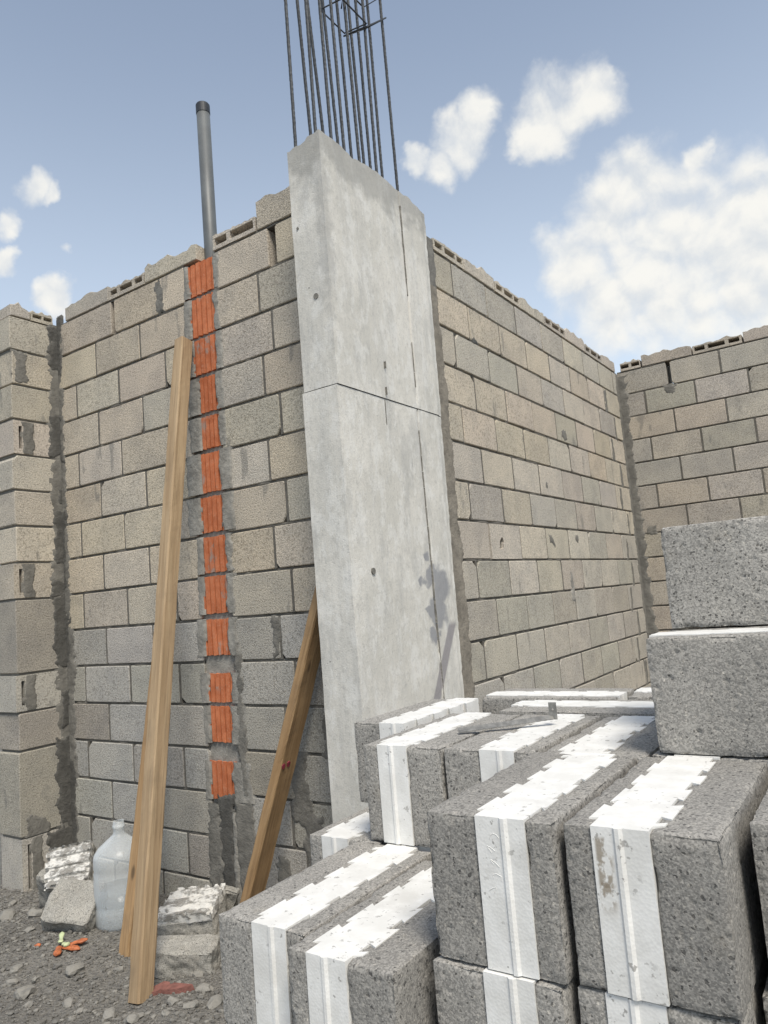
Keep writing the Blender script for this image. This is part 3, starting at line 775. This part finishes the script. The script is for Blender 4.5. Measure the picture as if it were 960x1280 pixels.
V, F = tube([(-1.761, 2.2575, 2.586), (-1.761, 2.275, 2.586)], .012, 10); link('tie_hole_shade', mesh('tie_hole_shade', V, F), PL, PLO, MMS)
V, F = tube([(-1.83, 2.2565, 2.90), (-1.83, 2.27, 2.90)], .006, 8); link('tie_hole_shade', mesh('tie_hole_shade', V, F), PL, PLO, MMS)
# bars: (x, y at z=3.3, lean dy/dz)
BARS = [(-1.82, 2.272, .004), (-1.82, 2.385, -.04), (-1.72, 2.285, .003), (-1.82, 2.483, -.07), (-1.72, 2.393, -.012), (-1.82, 2.588, -.047), (-1.72, 2.483, -.018), (-1.82, 2.686, -.023), (-1.72, 2.596, -.02), (-1.82, 2.789, -.026), (-1.82, 2.841, -.009), (-1.72, 2.734, .005), (-1.82, 2.942, 0), (-1.72, 2.911, -.007)]
rbar = random.Random(9)
for i, (x, y, s) in enumerate(BARS):
    pts = []; rad = []; L = 1.75+rbar.uniform(-.12, .12); z = 3.18; k = 0
    while z < 3.18+L:
        pts.append((x+rbar.uniform(-.0006, .0006), y+s*(z-3.3), z)); rad.append(.0076 if k % 2 == 0 else .0072); z += .011; k += 1
    V, F = tube(pts, rad, 7); link('reinforcing_bar', mesh('reinforcing_bar', V, F), PL, PLO, MBAR)
def stirrup(z, ya, yb, lean, tail):
    xa, xb = -1.835, -1.705
    P = [(xb, ya, z), (xb, yb, z+lean*.0), (xa, yb, z+.02), (xa, ya, z+.02), (xb, ya, z+.004), (xb-.03, ya+.03, z+tail)]
    V, F = tube(P, .0042, 6); link('stirrup', mesh('stirrup', V, F), PL, PLO, MBAR)
stirrup(4.075, 2.545, 2.732, 0, -.01)
def skew(P):
    V, F = tube(P, .0042, 6); link('stirrup', mesh('stirrup', V, F), PL, PLO, MBAR)
skew([(-1.708, 2.732, 4.06), (-1.708, 2.925, 4.235), (-1.838, 2.93, 4.25), (-1.838, 2.73, 4.08), (-1.708, 2.725, 4.055)])
skew([(-1.706, 2.27, 4.34), (-1.706, 2.925, 4.36), (-1.838, 2.93, 4.37), (-1.838, 2.27, 4.35), (-1.706, 2.268, 4.337)])
skew([(-1.706, 2.27, 4.62), (-1.706, 2.92, 4.62), (-1.838, 2.92, 4.63), (-1.838, 2.27, 4.62), (-1.706, 2.268, 4.617)])

# ------------------------------------------------------------------ pipe on the wall
PP = thing('plastic_pipe', 'grey plastic pipe standing up out of the block wall', 'pipe', (-2.637, 2.545, 2.9))
V, F = tube([(0, 0, 0), (-.002, 0, .25), (-.004, 0, 1.055)], .0345, 24); link('pipe_tube', mesh('pipe_tube', V, F, True), PP, (0, 0, 0), MPIPE)
V, F = tube([(-.004, 0, 1.045), (-.004, 0, 1.092), (-.004, 0, 1.098)], [.0365, .0365, .033], 24); link('pipe_collar', mesh('pipe_collar', V, F), PP, (0, 0, 0), MCAP)

# ------------------------------------------------------------------ foam-filled block stack
BW, BL, BHH = .187, .385, .193
def teeth(base, sgn, L, amp=.012, phase=0.0):
    pts = [(base, 0.0)]; y = .030+phase; out = False; r = random.Random(int(phase*1000)+3)
    while y < L-.03:
        am = amp*r.uniform(.55, 1.35)
        if not out: pts += [(base, y), (base+sgn*am, y-.007)]; last = am
        else: pts += [(base+sgn*last, y+.007), (base, y)]
        y += (.050 if not out else .036)*r.uniform(.7, 1.3); out = not out
    if out: pts += [(base+sgn*last, L-.024), (base, L-.018)]
    pts.append((base, L)); return pts
def poly_extrude(poly, z0, z1):
    import bmesh
    bm = bmesh.new(); vs = [bm.verts.new((x, y, z0)) for x, y in poly]; f = bm.faces.new(vs)
    bm.normal_update()
    if f.normal.z > 0: f.normal_flip()
    bmesh.ops.triangulate(bm, faces=[f])
    ex = bmesh.ops.extrude_face_region(bm, geom=bm.faces[:])
    for g in ex['geom']:
        if isinstance(g, bmesh.types.BMVert): g.co.z = z1
    bmesh.ops.recalc_face_normals(bm, faces=bm.faces[:])
    me = bpy.data.meshes.new('solid'); bm.to_mesh(me); bm.free(); return me
def roughen(me, voxel, seed, amp=.0009, lf=.0010, pits=True):
    """Voxel-remesh a solid and give it the pitted, crumbly surface of pumice concrete."""
    o = bpy.data.objects.new('tmp', me); COL.objects.link(o)
    md = o.modifiers.new('r', 'REMESH'); md.mode = 'VOXEL'; md.voxel_size = voxel; md.use_smooth_shade = True
    dg = bpy.context.evaluated_depsgraph_get(); dg.update()
    out = bpy.data.meshes.new_from_object(o.evaluated_get(dg)); bpy.data.objects.remove(o)
    n = len(out.vertices); co = np.empty(n*3); no = np.empty(n*3)
    out.vertices.foreach_get('co', co); out.vertices.foreach_get('normal', no)
    co = co.reshape(-1, 3); no = no.reshape(-1, 3); off = seed*13.7
    lo, hi = co.min(0), co.max(0)
    for i in range(n):
        x, y, z = co[i]
        d = lf*noise.noise((x*22+off, y*22, z*22))
        e = noise.noise((x*130+off, y*130, z*130)); g = noise.noise((x*300, y*300+off, z*300))
        d += amp*(.22*e+.35*g)
        if pits and e < -.44: d -= amp*2.4*min(1, (-.44-e)*6)
        # crumbled arrises
        near = sorted((x-lo[0], hi[0]-x, y-lo[1], hi[1]-y, z-lo[2], hi[2]-z))
        if near[1] < .012:
            d -= max(0, .008-near[1])*.2+(.012-near[1])*.75*max(0, noise.noise((x*30+off, y*30, z*30+5))-.05)
        co[i] += no[i]*d
    out.vertices.foreach_set('co', co.ravel()); out.update()
    out.polygons.foreach_set('use_smooth', [True]*len(out.polygons))
    return out
SHELLS = []
XL, XRR = .080, .148
def foam_poly(L, grow):
    l = teeth(XL, -1, L); r = teeth(XRR, 1, L, .012, .028)
    e = .0025
    end0 = [(XL-grow, -e), (XL+.034, -e), (XL+.037, -e-.0028), (XL+.042, -e-.0028), (XL+.046, -e+.001), (XRR+grow, -e+.001)]
    end1 = [(XRR+grow, L+e), (XRR-.026, L+e), (XRR-.029, L+e+.0028), (XRR-.034, L+e+.0028), (XRR-.038, L+e-.001), (XL-grow, L+e-.001)]
    return end0+[(x+grow, y) for x, y in r[1:-1]]+end1+[(x-grow, y) for x, y in reversed(l[1:-1])]
def make_variant(seed, voxel):
    l = teeth(XL, -1, BL); r = teeth(XRR, 1, BL, .012, .028)
    left = [(0, 0)]+l+[(0, BL)]; right = r[::-1]+[(BW, 0), (BW, BL)]
    right = [(BW, BL)]+r[::-1]+[(BW, 0)]
    a = roughen(poly_extrude(left, 0, BHH), voxel, seed); b = roughen(poly_extrude(right, 0, BHH), voxel, seed+1)
    return a, b
FOAM = poly_extrude(foam_poly(BL, .0012), .001, BHH+.0012)
FOAM2 = FOAM.copy()
VAR = [make_variant(1, .0031), make_variant(5, .0031), make_variant(9, .0031)]
for a, b in VAR: a.materials.append(MS); b.materials.append(MS)
FOAM.materials.append(MF); FOAM2.materials.append(MFS)
COARSE = None
def coarse():
    global COARSE
    if COARSE is None:
        l = teeth(XL, -1, BL); r = teeth(XRR, 1, BL, .012, .028)
        a = poly_extrude([(0, 0)]+l+[(0, BL)], 0, BHH); b = poly_extrude([(BW, BL)]+r[::-1]+[(BW, 0)], 0, BHH)
        a.materials.append(MS); b.materials.append(MS); COARSE = (a, b)
    return COARSE
RS = random.Random(21)
def foam_block(x, y, ztop, label, flip=False, along='y', var=0, rz=0.0, group=None, stained=False, lo=False, shade=1.0, drop=None):
    """x,y = corner of the block's plan rectangle nearest the camera's left; block top at ztop."""
    a, b = coarse() if lo else VAR[var]
    t = thing('foam_filled_block', label, 'concrete block', (0, 0, 0), 0, group)
    if along == 'y':
        if not flip: t.location = (x, y, ztop-BHH); t.rotation_euler = (0, 0, rz)
        else: t.location = (x+BW, y+BL, ztop-BHH); t.rotation_euler = (0, 0, math.pi+rz)
    else:
        if not flip: t.location = (x+BL, y, ztop-BHH); t.rotation_euler = (0, 0, math.pi/2+rz)
        else: t.location = (x, y+BW, ztop-BHH); t.rotation_euler = (0, 0, -math.pi/2+rz)
    k = shade*RS.uniform(.94, 1.06)
    for i, me in enumerate((a, b)):
        if drop == i: continue
        o = link('concrete_shell', me, t); o.color = (k, k*.995, k*.985, 1)
    link('foam_insert', FOAM2 if stained else FOAM, t)
    return t
Z1, Z0, Z2, Z3 = 1.050, .855, 1.245, 1.440
FB = foam_block(-.580, .905, Z1, 'foam-filled block with embossed marks on its foam, front corner of the upper layer', var=0, shade=.92)
FI = [c for c in FB.children if c.name.startswith('foam_insert')][0]
re_ = random.Random(6); mb = MB()
for col_, n_ in ((.101, 5), (.133, 4)):
    for q in range(n_):
        x0, z0 = col_+re_.uniform(-.006, .006), .168-.017*q; pts = [(x0+.007*math.cos(a+q)*re_.uniform(.7, 1.2), -.0022 if col_ < .12 else -.0002, z0+.0055*math.sin(a*1.0)) for a in (0, .8, 1.6, 2.6, 3.6)]
        mb.add(*tube(pts, .0008, 6))
mb.build('embossed_mark', MF, FI)
foam_block(-.383, .912, Z1, 'foam-filled block with brown dirt stains down its white foam strip', flip=True, var=1, stained=True, shade=.86)
foam_block(-.178, .985, Z1, 'foam-filled block beside the brown-stained one, at the outer end of the front row', var=2, shade=.9)
foam_block(-.958, 1.275, Z1, 'foam-filled block overhanging the lower layer, left end of the second row', flip=True, var=1)
foam_block(-.764, 1.277, Z1, 'foam-filled block with the serrated metal strap lying on top', var=2)
foam_block(-.571, 1.292, Z1-.004, 'foam-filled block between the strap-topped one and the two sideways blocks', var=0, flip=True)
foam_block(-.374, 1.305, Z1, 'foam-filled block lying under the lower sideways block', flip=True, var=2)
foam_block(-.180, 1.30, Z1, 'foam-filled block under the outer end of the lower sideways block', var=1)
foam_block(-1.150, 1.500, Z1, 'foam-filled block standing nearest the pillar, its thin side broken away', var=1, drop=1)
foam_block(-.848, 1.700, Z1, 'foam-filled block lying crosswise just behind the metal strap', along='x', var=0)
foam_block(-.455, 1.700, Z1, 'foam-filled block lying crosswise behind the sideways pair', along='x', var=2)
foam_block(-1.015, 1.930, Z1-.004, 'foam-filled block lying crosswise at the back, nearest the receding wall', along='x', var=2, flip=True)
foam_block(-.60, 1.935, Z1, 'foam-filled block lying crosswise in the back row behind the sideways pair', along='x', var=1)
foam_block(-.362, 1.305, Z2, 'foam-filled block set sideways, the lower of the two that show a long grey side', along='x', var=1, flip=True, shade=1.0)
foam_block(-.31, 1.505, Z2, 'foam-filled block hidden behind the lower sideways block', along='x', var=0)
foam_block(-.354, 1.465, Z3, 'foam-filled block set sideways on top of the whole stack', along='x', var=2, flip=True, shade=1.16)
foam_block(-.990, .885, Z0, 'foam-filled block at the outer corner of the lower layer, near the leaning plank', var=2)
foam_block(-.799, .842, Z0, 'foam-filled block of the lower layer jutting out beside the embossed one', flip=True, var=0)
foam_block(-1.118, 1.268, Z0, 'foam-filled block of the lower layer half covered by the overhanging block', flip=True, var=1)
LOWG = 'blocks in the lower layers of the stack'; LOWL = 'foam-filled block in the lower layers that carry the stack'
under = [(-.586, .900, 0), (-.388, .915, 1), (-.19, .985, 0), (-.922, 1.285, 1), (-.728, 1.285, 0), (-.535, 1.29, 1), (-.34, 1.30, 0), (-.15, 1.30, 1), (-1.12, 1.69, 0), (-.925, 1.69, 1), (-.73, 1.69, 0), (-.535, 1.69, 1), (-.34, 1.69, 0), (-.145, 1.69, 1)]
UL = {(-.586, .900, 0): 'foam-filled block directly under the one with embossed foam', (-.388, .915, 1): 'foam-filled block directly under the one with brown-stained foam', (-.19, .985, 0): 'foam-filled block under the outer end of the front row'}
for b_ in under:
    x, y, fl = b_
    foam_block(x, y, Z0-.0005, UL.get(b_, LOWL), flip=bool(fl), var=RS.randrange(3), group=None if b_ in UL else LOWG, lo=y > 1.2)
allb = [(-.990, .885, 0), (-.795, .86, 1), (-.600, .900, 0), (-.405, .915, 1), (-.21, .955, 0)]+[(-1.118+.195*i, 1.30, i % 2) for i in range(6)]+[(-1.118+.195*i, 1.70, i % 2) for i in range(6)]
for kz in range(1, 4):
    for (x, y, fl) in allb:
        foam_block(x+RS.uniform(-.003, .003), y+RS.uniform(-.006, .006), Z0-.195*kz, LOWL, flip=bool(fl), group=LOWG, lo=not (kz == 1 and y < 1), var=RS.randrange(3))
PAL = thing('wooden_pallet', 'low timber pallet carrying the stack of foam-filled blocks', 'pallet', (-.55, 1.5, 0))
for i in range(3):
    m = MB(); m.box((-.62, -.62+.56*i, .0), (.62, -.52+.56*i, .053)); m.build('pallet_bearer', MWD2, PAL)
for i in range(7):
    m = MB(); m.box((-.62+.19*i, -.64, .0535), (-.52+.19*i, .64, .0755)); m.build('pallet_board', MWD2, PAL)

# serrated metal strap on the block
ST = thing('metal_strap', 'bent serrated metal strap lying on a foam-filled block', 'metal strap', (-.800, 1.405, Z1+.001))
d = Vector((.165, .125, 0)); ln = d.length; d.normalize(); sdv = Vector((-d.y, d.x, 0))
m = MB(); n = 30; V = []; F = []
for i in range(n+1):
    t = i/n; p = d*(ln*t); zz = .003+.010*t
    w = .0062+(.0024 if i % 2 else -.0008)
    for q, zq in ((-w, 0.0), (.006, .007), (.006, .0086), (-w, .0016)):
        c = p+sdv*q; V.append((c.x, c.y, zz+zq))
for i in range(n):
    for q in range(4): F.append((i*4+q, (i+1)*4+q, (i+1)*4+(q+1) % 4, i*4+(q+1) % 4))
F += [(3, 2, 1, 0), (n*4, n*4+1, n*4+2, n*4+3)]
link('serrated_blade', mesh('serrated_blade', V, F), ST, (0, 0, 0), MTIN)
e = d*ln
ring = [(math.cos(t)*.0022, math.sin(t)*.0022) for t in [2*math.pi*i/8 for i in range(8)]]
wq, h0, h1 = .0085, .012, .048
out = [(wq, .026), (wq, h1), (0, h1), (-wq, h1), (-wq, .026), (-wq, h0), (0, h0), (wq, h0)]
V = []; F = []
for dep in (0, .0015):
    for a, z in out: c = e+Vector((1, .05, 0))*a+Vector((0, 1, 0))*dep; V.append((c.x, c.y, z))
    for a, z in ring: c = e+Vector((1, .05, 0))*a+Vector((0, 1, 0))*dep; V.append((c.x, c.y, .033+z))
for i in range(8):
    j = (i+1) % 8
    F += [(i, j, 8+j, 8+i), (16+j, 16+i, 24+i, 24+j), (i, 16+i, 16+j, j), (8+i, 8+j, 24+j, 24+i)]
link('bent_tab', mesh('bent_tab', V, F), ST, (0, 0, 0), MTIN)

# ------------------------------------------------------------------ leaning timbers
def timber(name, label, p0, p1, w, dp, mat, seed, twist=0.0, cat='plank'):
    p0, p1 = Vector(p0), Vector(p1); z = (p1-p0).normalized(); L = (p1-p0).length
    x = Vector((1, 0, 0)); x = (x - z*x.dot(z)).normalized(); y = z.cross(x)
    x, y = x*math.cos(twist)+y*math.sin(twist), -x*math.sin(twist)+y*math.cos(twist)
    n = int(L/.035); V = []; F = []; c = .006
    ring = [(-w/2+c, -dp/2), (0, -dp/2), (w/2-c, -dp/2), (w/2, -dp/2+c), (w/2, 0), (w/2, dp/2-c), (w/2-c, dp/2), (-w/2+c, dp/2), (-w/2, dp/2-c), (-w/2, -dp/2+c)]
    k = len(ring)
    for i in range(n+1):
        t = i/n*L
        bx = .006*noise.noise((t*.9, seed, 1)); by = .006*noise.noise((t*.9, seed, 7))
        for q, (a, b) in enumerate(ring):
            e = .0022*noise.noise((t*9, q*1.7+seed, 3)) - (.004*max(0, noise.noise((t*6, q*3.1, seed)))if q in (2, 3, 0, 9) else 0)
            V.append((a*(1+e/w*2)+bx, b*(1+e/dp*2)+by, t+(.004*noise.noise((q, seed, 4)) if i in (0, n) else 0)))
    for i in range(n):
        for q in range(k): F.append((i*k+q, i*k+(q+1) % k, (i+1)*k+(q+1) % k, (i+1)*k+q))
    F += [tuple(reversed(range(k))), tuple(n*k+q for q in range(k))]
    o = link(name, mesh(name, V, F), None, (0, 0, 0), mat)
    o.matrix_world = Matrix(((x.x, y.x, z.x, p0.x), (x.y, y.y, z.y, p0.y), (x.z, y.z, z.z, p0.z), (0, 0, 0, 1)))
    tag(o, label, cat); return o
timber('leaning_timber', 'long squared timber leaning against the orange tile strip', (-2.425, 1.785, -.012), (-2.735, 2.415, 2.70), .064, .070, MWD, 3)
timber('leaning_timber', 'rough narrow timber leaning behind the long one, next to the water jug', (-2.775, 1.985, -.012), (-3.0, 2.425, 1.34), .058, .045, MWD2, 8)
P2 = timber('leaning_timber', 'brown plank with red marks leaning into the corner against the pillar', (-2.42, 2.284, -.012), (-1.912, 2.412, 1.48), .045, .098, MWD2, 14)
# red paint dabs near the middle of that plank
for i, (t, b) in enumerate([(.765, -.034), (.772, -.006)]):
    pts = []
    for q in range(9):
        a = 2*math.pi*q/9; pts.append((.0272, b+.009*math.cos(a)*(1+.2*math.sin(3*a)), t+.012*math.sin(a)))
    V = [(p[0]+.0012, p[1], p[2]) for p in pts]+[(p[0]-.009, p[1], p[2]) for p in pts]
    F = [tuple(range(9))]+[(q, q+9, (q+1) % 9+9, (q+1) % 9) for q in range(9)]
    link('paint_dab', mesh('paint_dab', V, F), P2, (0, 0, 0), MPINK)

# ------------------------------------------------------------------ water jug
JG = thing('water_jug', 'cloudy plastic water jug standing by the block wall', 'water jug', (-3.085, 2.19, -.015))
JG.scale = (.86, .86, .87)
prof = [(.0, .0), (.105, .0), (.128, .008), (.134, .03), (.134, .10), (.131, .112), (.134, .124), (.134, .27), (.130, .285), (.134, .30), (.134, .345), (.130, .362), (.108, .392), (.060, .43), (.034, .45), (.028, .462), (.028, .482), (.032, .486), (.032, .498), (.028, .502), (.028, .520)]
def lathe(prof, n=40):
    V, F = [], []
    for r, z in prof:
        for k in range(n): t = 2*math.pi*k/n; V.append((r*math.cos(t), r*math.sin(t), z))
    for i in range(len(prof)-1):
        for k in range(n): F.append((i*n+k, i*n+(k+1) % n, (i+1)*n+(k+1) % n, (i+1)*n+k))
    return V, F
inner = [(max(0, r-.003), z+.003 if z < .01 else z) for r, z in prof]
V, F = lathe(prof+inner[::-1]); link('jug_body', mesh('jug_body', V, F, True), JG, (0, 0, 0), MJ)
wm, wt, wb = new_mat('jug_water'); wb.inputs['Base Color'].default_value = (.62, .67, .68, 1); wb.inputs['Alpha'].default_value = .35; wb.inputs['Roughness'].default_value = .12
V, F = lathe([(.0, .006), (.10, .006), (.124, .014), (.1295, .035), (.1295, .185), (0, .185)]); link('water', mesh('water', V, F, True), JG, (0, 0, 0), wm)

# ------------------------------------------------------------------ rubble
def rough_chunk(dx, dy, dz, seed, cell=.012, amp=.012):
    import bmesh
    bm = bmesh.new(); bmesh.ops.create_cube(bm, size=1)
    for v in bm.verts: v.co = Vector((v.co.x*dx, v.co.y*dy, v.co.z*dz))
    cuts = max(1, int(max(dx, dy, dz)/cell))
    bmesh.ops.subdivide_edges(bm, edges=bm.edges[:], cuts=min(cuts, 14), use_grid_fill=True)
    bm.normal_update()
    for v in bm.verts:
        c = v.co; k = noise.noise((c.x*14+seed, c.y*14, c.z*14))*amp+noise.noise((c.x*45+seed, c.y*45, c.z*45))*amp*.4
        edge = sum(1 for a, h in ((c.x, dx), (c.y, dy), (c.z, dz)) if abs(abs(a)-h/2) < 1e-4)
        if edge > 1: k -= amp*.5
        v.co = c+v.normal*k
    me = bpy.data.meshes.new('chunk'); bm.to_mesh(me); bm.free()
    return me
def ridged_foam(dx, dy, t, nr, seed):
    """Foam core torn out of a block: shallow ribs, torn rim, uneven top."""
    n, mm = 26, 30; V, F = [], []
    def top(u, w):
        x = (u-.5)*dx; y = (w-.5)*dy
        rib = (w*nr) % 1.0; h = .009 if rib < .62 else 0.0
        h += .004*noise.noise((x*45, y*45, seed))+.006*noise.noise((x*16, y*16, seed+3))
        ex = min(u, 1-u)*dx; ey = min(w, 1-w)*dy
        x *= 1+.05*noise.noise((w*9, seed, 2)); y *= 1+.06*noise.noise((u*9, seed, 6))
        if min(ex, ey) < .012 and noise.noise((x*40, y*40, seed+8)) > .1: h -= .014
        return (x, y, h)
    for j in range(mm+1):
        for i in range(n+1): V.append(top(i/n, j/mm))
    F = [(j*(n+1)+i, j*(n+1)+i+1, (j+1)*(n+1)+i+1, (j+1)*(n+1)+i) for j in range(mm) for i in range(n)]
    rim = [i for i in range(n+1)]+[j*(n+1)+n for j in range(1, mm+1)]+[mm*(n+1)+i for i in range(n-1, -1, -1)]+[j*(n+1) for j in range(mm-1, 0, -1)]
    b = len(V)
    for q in rim: V.append((V[q][0]*(1+.03*noise.noise((q*.7, seed, 1))), V[q][1], -t))
    k = len(rim)
    for i in range(k): F.append((rim[(i+1) % k], rim[i], b+i, b+(i+1) % k))
    return mesh('foam_slab', V, F)
def debris(label, loc, rot, dims, seed, foam=None, crumbs=3, shade=1.0):
    t = thing('broken_block', label, 'rubble', loc); t.rotation_euler = rot
    dx, dy, dz = dims
    o = link('concrete_lump', rough_chunk(dx, dy, dz, seed), t, (0, 0, 0), MS); o.color = (shade, shade, shade*.97, 1)
    if foam:
        link('foam_slab', ridged_foam(dx*.98, dy*.98, .03, foam, seed), t, (0, 0, dz/2+.020), MFD)
    return t
R = math.radians
debris('broken foam-filled block propped up with its ridged white side showing', (-3.425, 2.165, .19), (R(54), R(-6), R(38)), (.21, .19, .07), 3, 4, 4)
debris('crumbled grey block half tipped over in front of the propped one', (-3.235, 2.055, .085), (R(38), R(8), R(28)), (.22, .20, .11), 7, None, shade=1.05)
debris('crumbled grey lump wedged behind the propped broken block', (-3.50, 2.13, .10), (R(20), R(12), R(10)), (.12, .12, .20), 8, None, shade=.85)
debris('broken foam-filled block with a ridged white top lying near the brown plank', (-2.64, 2.225, .075), (R(10), R(-4), R(28)), (.25, .21, .09), 12, 4, 4)
debris('grey half block lying flat behind the foot of the long timber', (-2.465, 2.02, .035), (R(4), R(3), R(30)), (.26, .14, .10), 15, None, shade=1.1)
debris('thin grey shard standing against the wall beside the brown plank', (-2.60, 2.37, .07), (R(14), R(18), R(35)), (.09, .035, .17), 18, None, shade=.95)
debris('second grey block piece sunk in gravel under the ridged white one', (-2.57, 2.20, -.005), (R(2), R(-3), R(24)), (.30, .20, .07), 19, None, shade=.8)

# stones
rg = random.Random(17)
ICO = None
def stone_mesh(sx, sy, sz, seed, sub=2):
    import bmesh
    bm = bmesh.new(); bmesh.ops.create_icosphere(bm, subdivisions=sub, radius=1)
    for v in bm.verts:
        k = 1+.55*noise.noise((v.co.x*1.5+seed, v.co.y*1.5, v.co.z*1.5))+.22*noise.noise((v.co.x*4+seed, v.co.y*4, v.co.z*4))
        c = v.co*k; m = max(abs(c.x), abs(c.y), abs(c.z)); c = c*(1-.18)+c/m*.18 if m > 0 else c
        v.co = Vector((c.x*sx, c.y*sy, c.z*sz))
    me = bpy.data.meshes.new('stone'); bm.to_mesh(me); bm.free(); return me
STG = 'loose stones on the gravel'
for i, (x, y, s) in enumerate([(-2.883, 1.612, .05), (-2.429, 1.66, .034), (-3.072, 1.688, .035), (-2.314, 1.672, .04), (-2.665, 1.654, .032), (-2.85, 1.80, .05), (-3.494, 2.019, .045), (-3.63, 1.96, .05), (-2.93, 1.687, .026), (-2.266, 1.80, .028), (-2.172, 1.803, .032), (-2.99, 1.63, .03), (-3.38, 1.92, .028), (-2.23, 1.74, .022), (-2.71, 1.90, .024), (-2.36, 2.0, .026), (-2.30, 2.08, .03), (-2.78, 1.57, .024), (-2.56, 1.63, .02), (-3.75, 2.05, .03), (-2.24, 1.92, .035), (-2.12, 1.86, .045)]):
    s *= .82
    o = link('stone', stone_mesh(s, s*rg.uniform(.6, .9), s*rg.uniform(.4, .6), i*3.3), None, (x, y, gh(x, y)+s*.22), MST, (rg.uniform(-.2, .2), rg.uniform(-.2, .2), rg.uniform(0, 6)))
    tag(o, 'rough grey stone lying loose on the gravelly ground', 'stone', STG)
# gravel: too many to count
GM = []
for i in range(6):
    me = stone_mesh(1, .8, .62, i*7.7, 1); GM.append((np.array([v.co[:] for v in me.vertices]), [tuple(p.vertices) for p in me.polygons])); bpy.data.meshes.remove(me)
VV, FF = [], []; nb = 0
gr = np.random.RandomState(4)
while nb < 14000:
    x, y = gr.uniform(-4.4, -1.9), gr.uniform(1.3, 2.46)
    if y > 2.17 and x < -3.88 and x > -4.09: continue
    if gr.rand() > .35+.9*max(0, noise.noise((x*2.2, y*2.2, 5))+.25): continue
    s = .0028+.010*gr.rand()**4+(.008 if gr.rand() < .02 else 0)
    v, f = GM[gr.randint(6)]; a = gr.uniform(0, 6.28); c, sn = math.cos(a), math.sin(a); s3 = s*gr.uniform(.7, 1.2, 3)
    p = v*s3; p = np.stack([p[:, 0]*c-p[:, 1]*sn, p[:, 0]*sn+p[:, 1]*c, p[:, 2]], 1)+(x, y, gh(x, y)+s*.25)
    off = sum(len(q) for q in VV[-1:])*0
    VV.append(p); FF.append(f); nb += 1
base = 0; F2 = []
for p, f in zip(VV, FF):
    F2 += [tuple(i+base for i in q) for q in f]; base += len(p)
gravel = link('gravel', mesh('gravel', np.concatenate(VV), F2), None, (0, 0, 0), MST)
tag(gravel, 'fine grey gravel and crumbs strewn over the soil', 'gravel', None, 'stuff')

# vegetable scraps
SCG = 'scraps of orange pods by the broken blocks'
def scrap(x, y, ang, L, r, mat, name, label, dz=.0, lift_=.0):
    pts = []; rad = []
    for i in range(9):
        t = i/8; w = .35*L*math.sin(t*2.2)*(.5 if x > -3.08 else -.4)
        pts.append((math.cos(ang)*L*t-math.sin(ang)*w*.3, math.sin(ang)*L*t+math.cos(ang)*w*.3, r*.8+lift_*t)); rad.append(r*(.85-.25*t+.22*math.sin(t*7+x*40))*(.55 if t in (0, 1) else 1))
    V, F = tube(pts, rad, 10); o = link(name, mesh(name, [(p[0], p[1], p[2]*.62+.003*noise.noise((p[0]*70, p[1]*70, 1))) for p in V], F), None, (x, y, gh(x, y)+dz-.002), mat); tag(o, label, 'plant scrap', SCG)
ol = 'orange pod-like plant scrap on the gravel by the broken blocks'; gl = 'pale green plant scrap among the orange ones on the gravel'
scrap(-3.075, 1.875, -.75, .075, .019, MOR, 'orange_scrap', ol); scrap(-3.06, 1.885, .25, .082, .018, MOR, 'orange_scrap', ol)
scrap(-3.07, 1.91, .75, .08, .017, MOR, 'orange_scrap', ol, .0, .02); scrap(-3.17, 1.85, 3.6, .03, .012, MOR, 'orange_scrap', ol)
scrap(-3.09, 1.89, 2.5, .06, .014, MGRN, 'green_scrap', gl, .01, .03); scrap(-3.07, 1.89, .0, .035, .016, MGRN, 'green_scrap', gl, .012)
# broken clay fragments by the timber foot
for i, (x, y, a) in enumerate([(-2.335, 1.87, .5), (-2.40, 1.845, 1.2)]):
    m = MB(); r = random.Random(i+2); n = 7
    P = [(.06*math.cos(2*math.pi*q/n)*r.uniform(.6, 1.1), .028*math.sin(2*math.pi*q/n)*r.uniform(.6, 1.1)) for q in range(n)]
    V = [(p[0], p[1], .012) for p in P]+[(p[0]*1.1, p[1]*1.1, -.01) for p in P]
    F = [tuple(range(n))]+[(q, q+n, (q+1) % n+n, (q+1) % n) for q in range(n)]+[tuple(range(2*n-1, n-1, -1))]
    o = link('clay_fragment', mesh('clay_fragment', V, F), None, (x, y, gh(x, y)+.006), MRED, (.05, -.08, a)); tag(o, 'dull red clay fragment at the foot of the long timber', 'fragment', 'clay fragments')
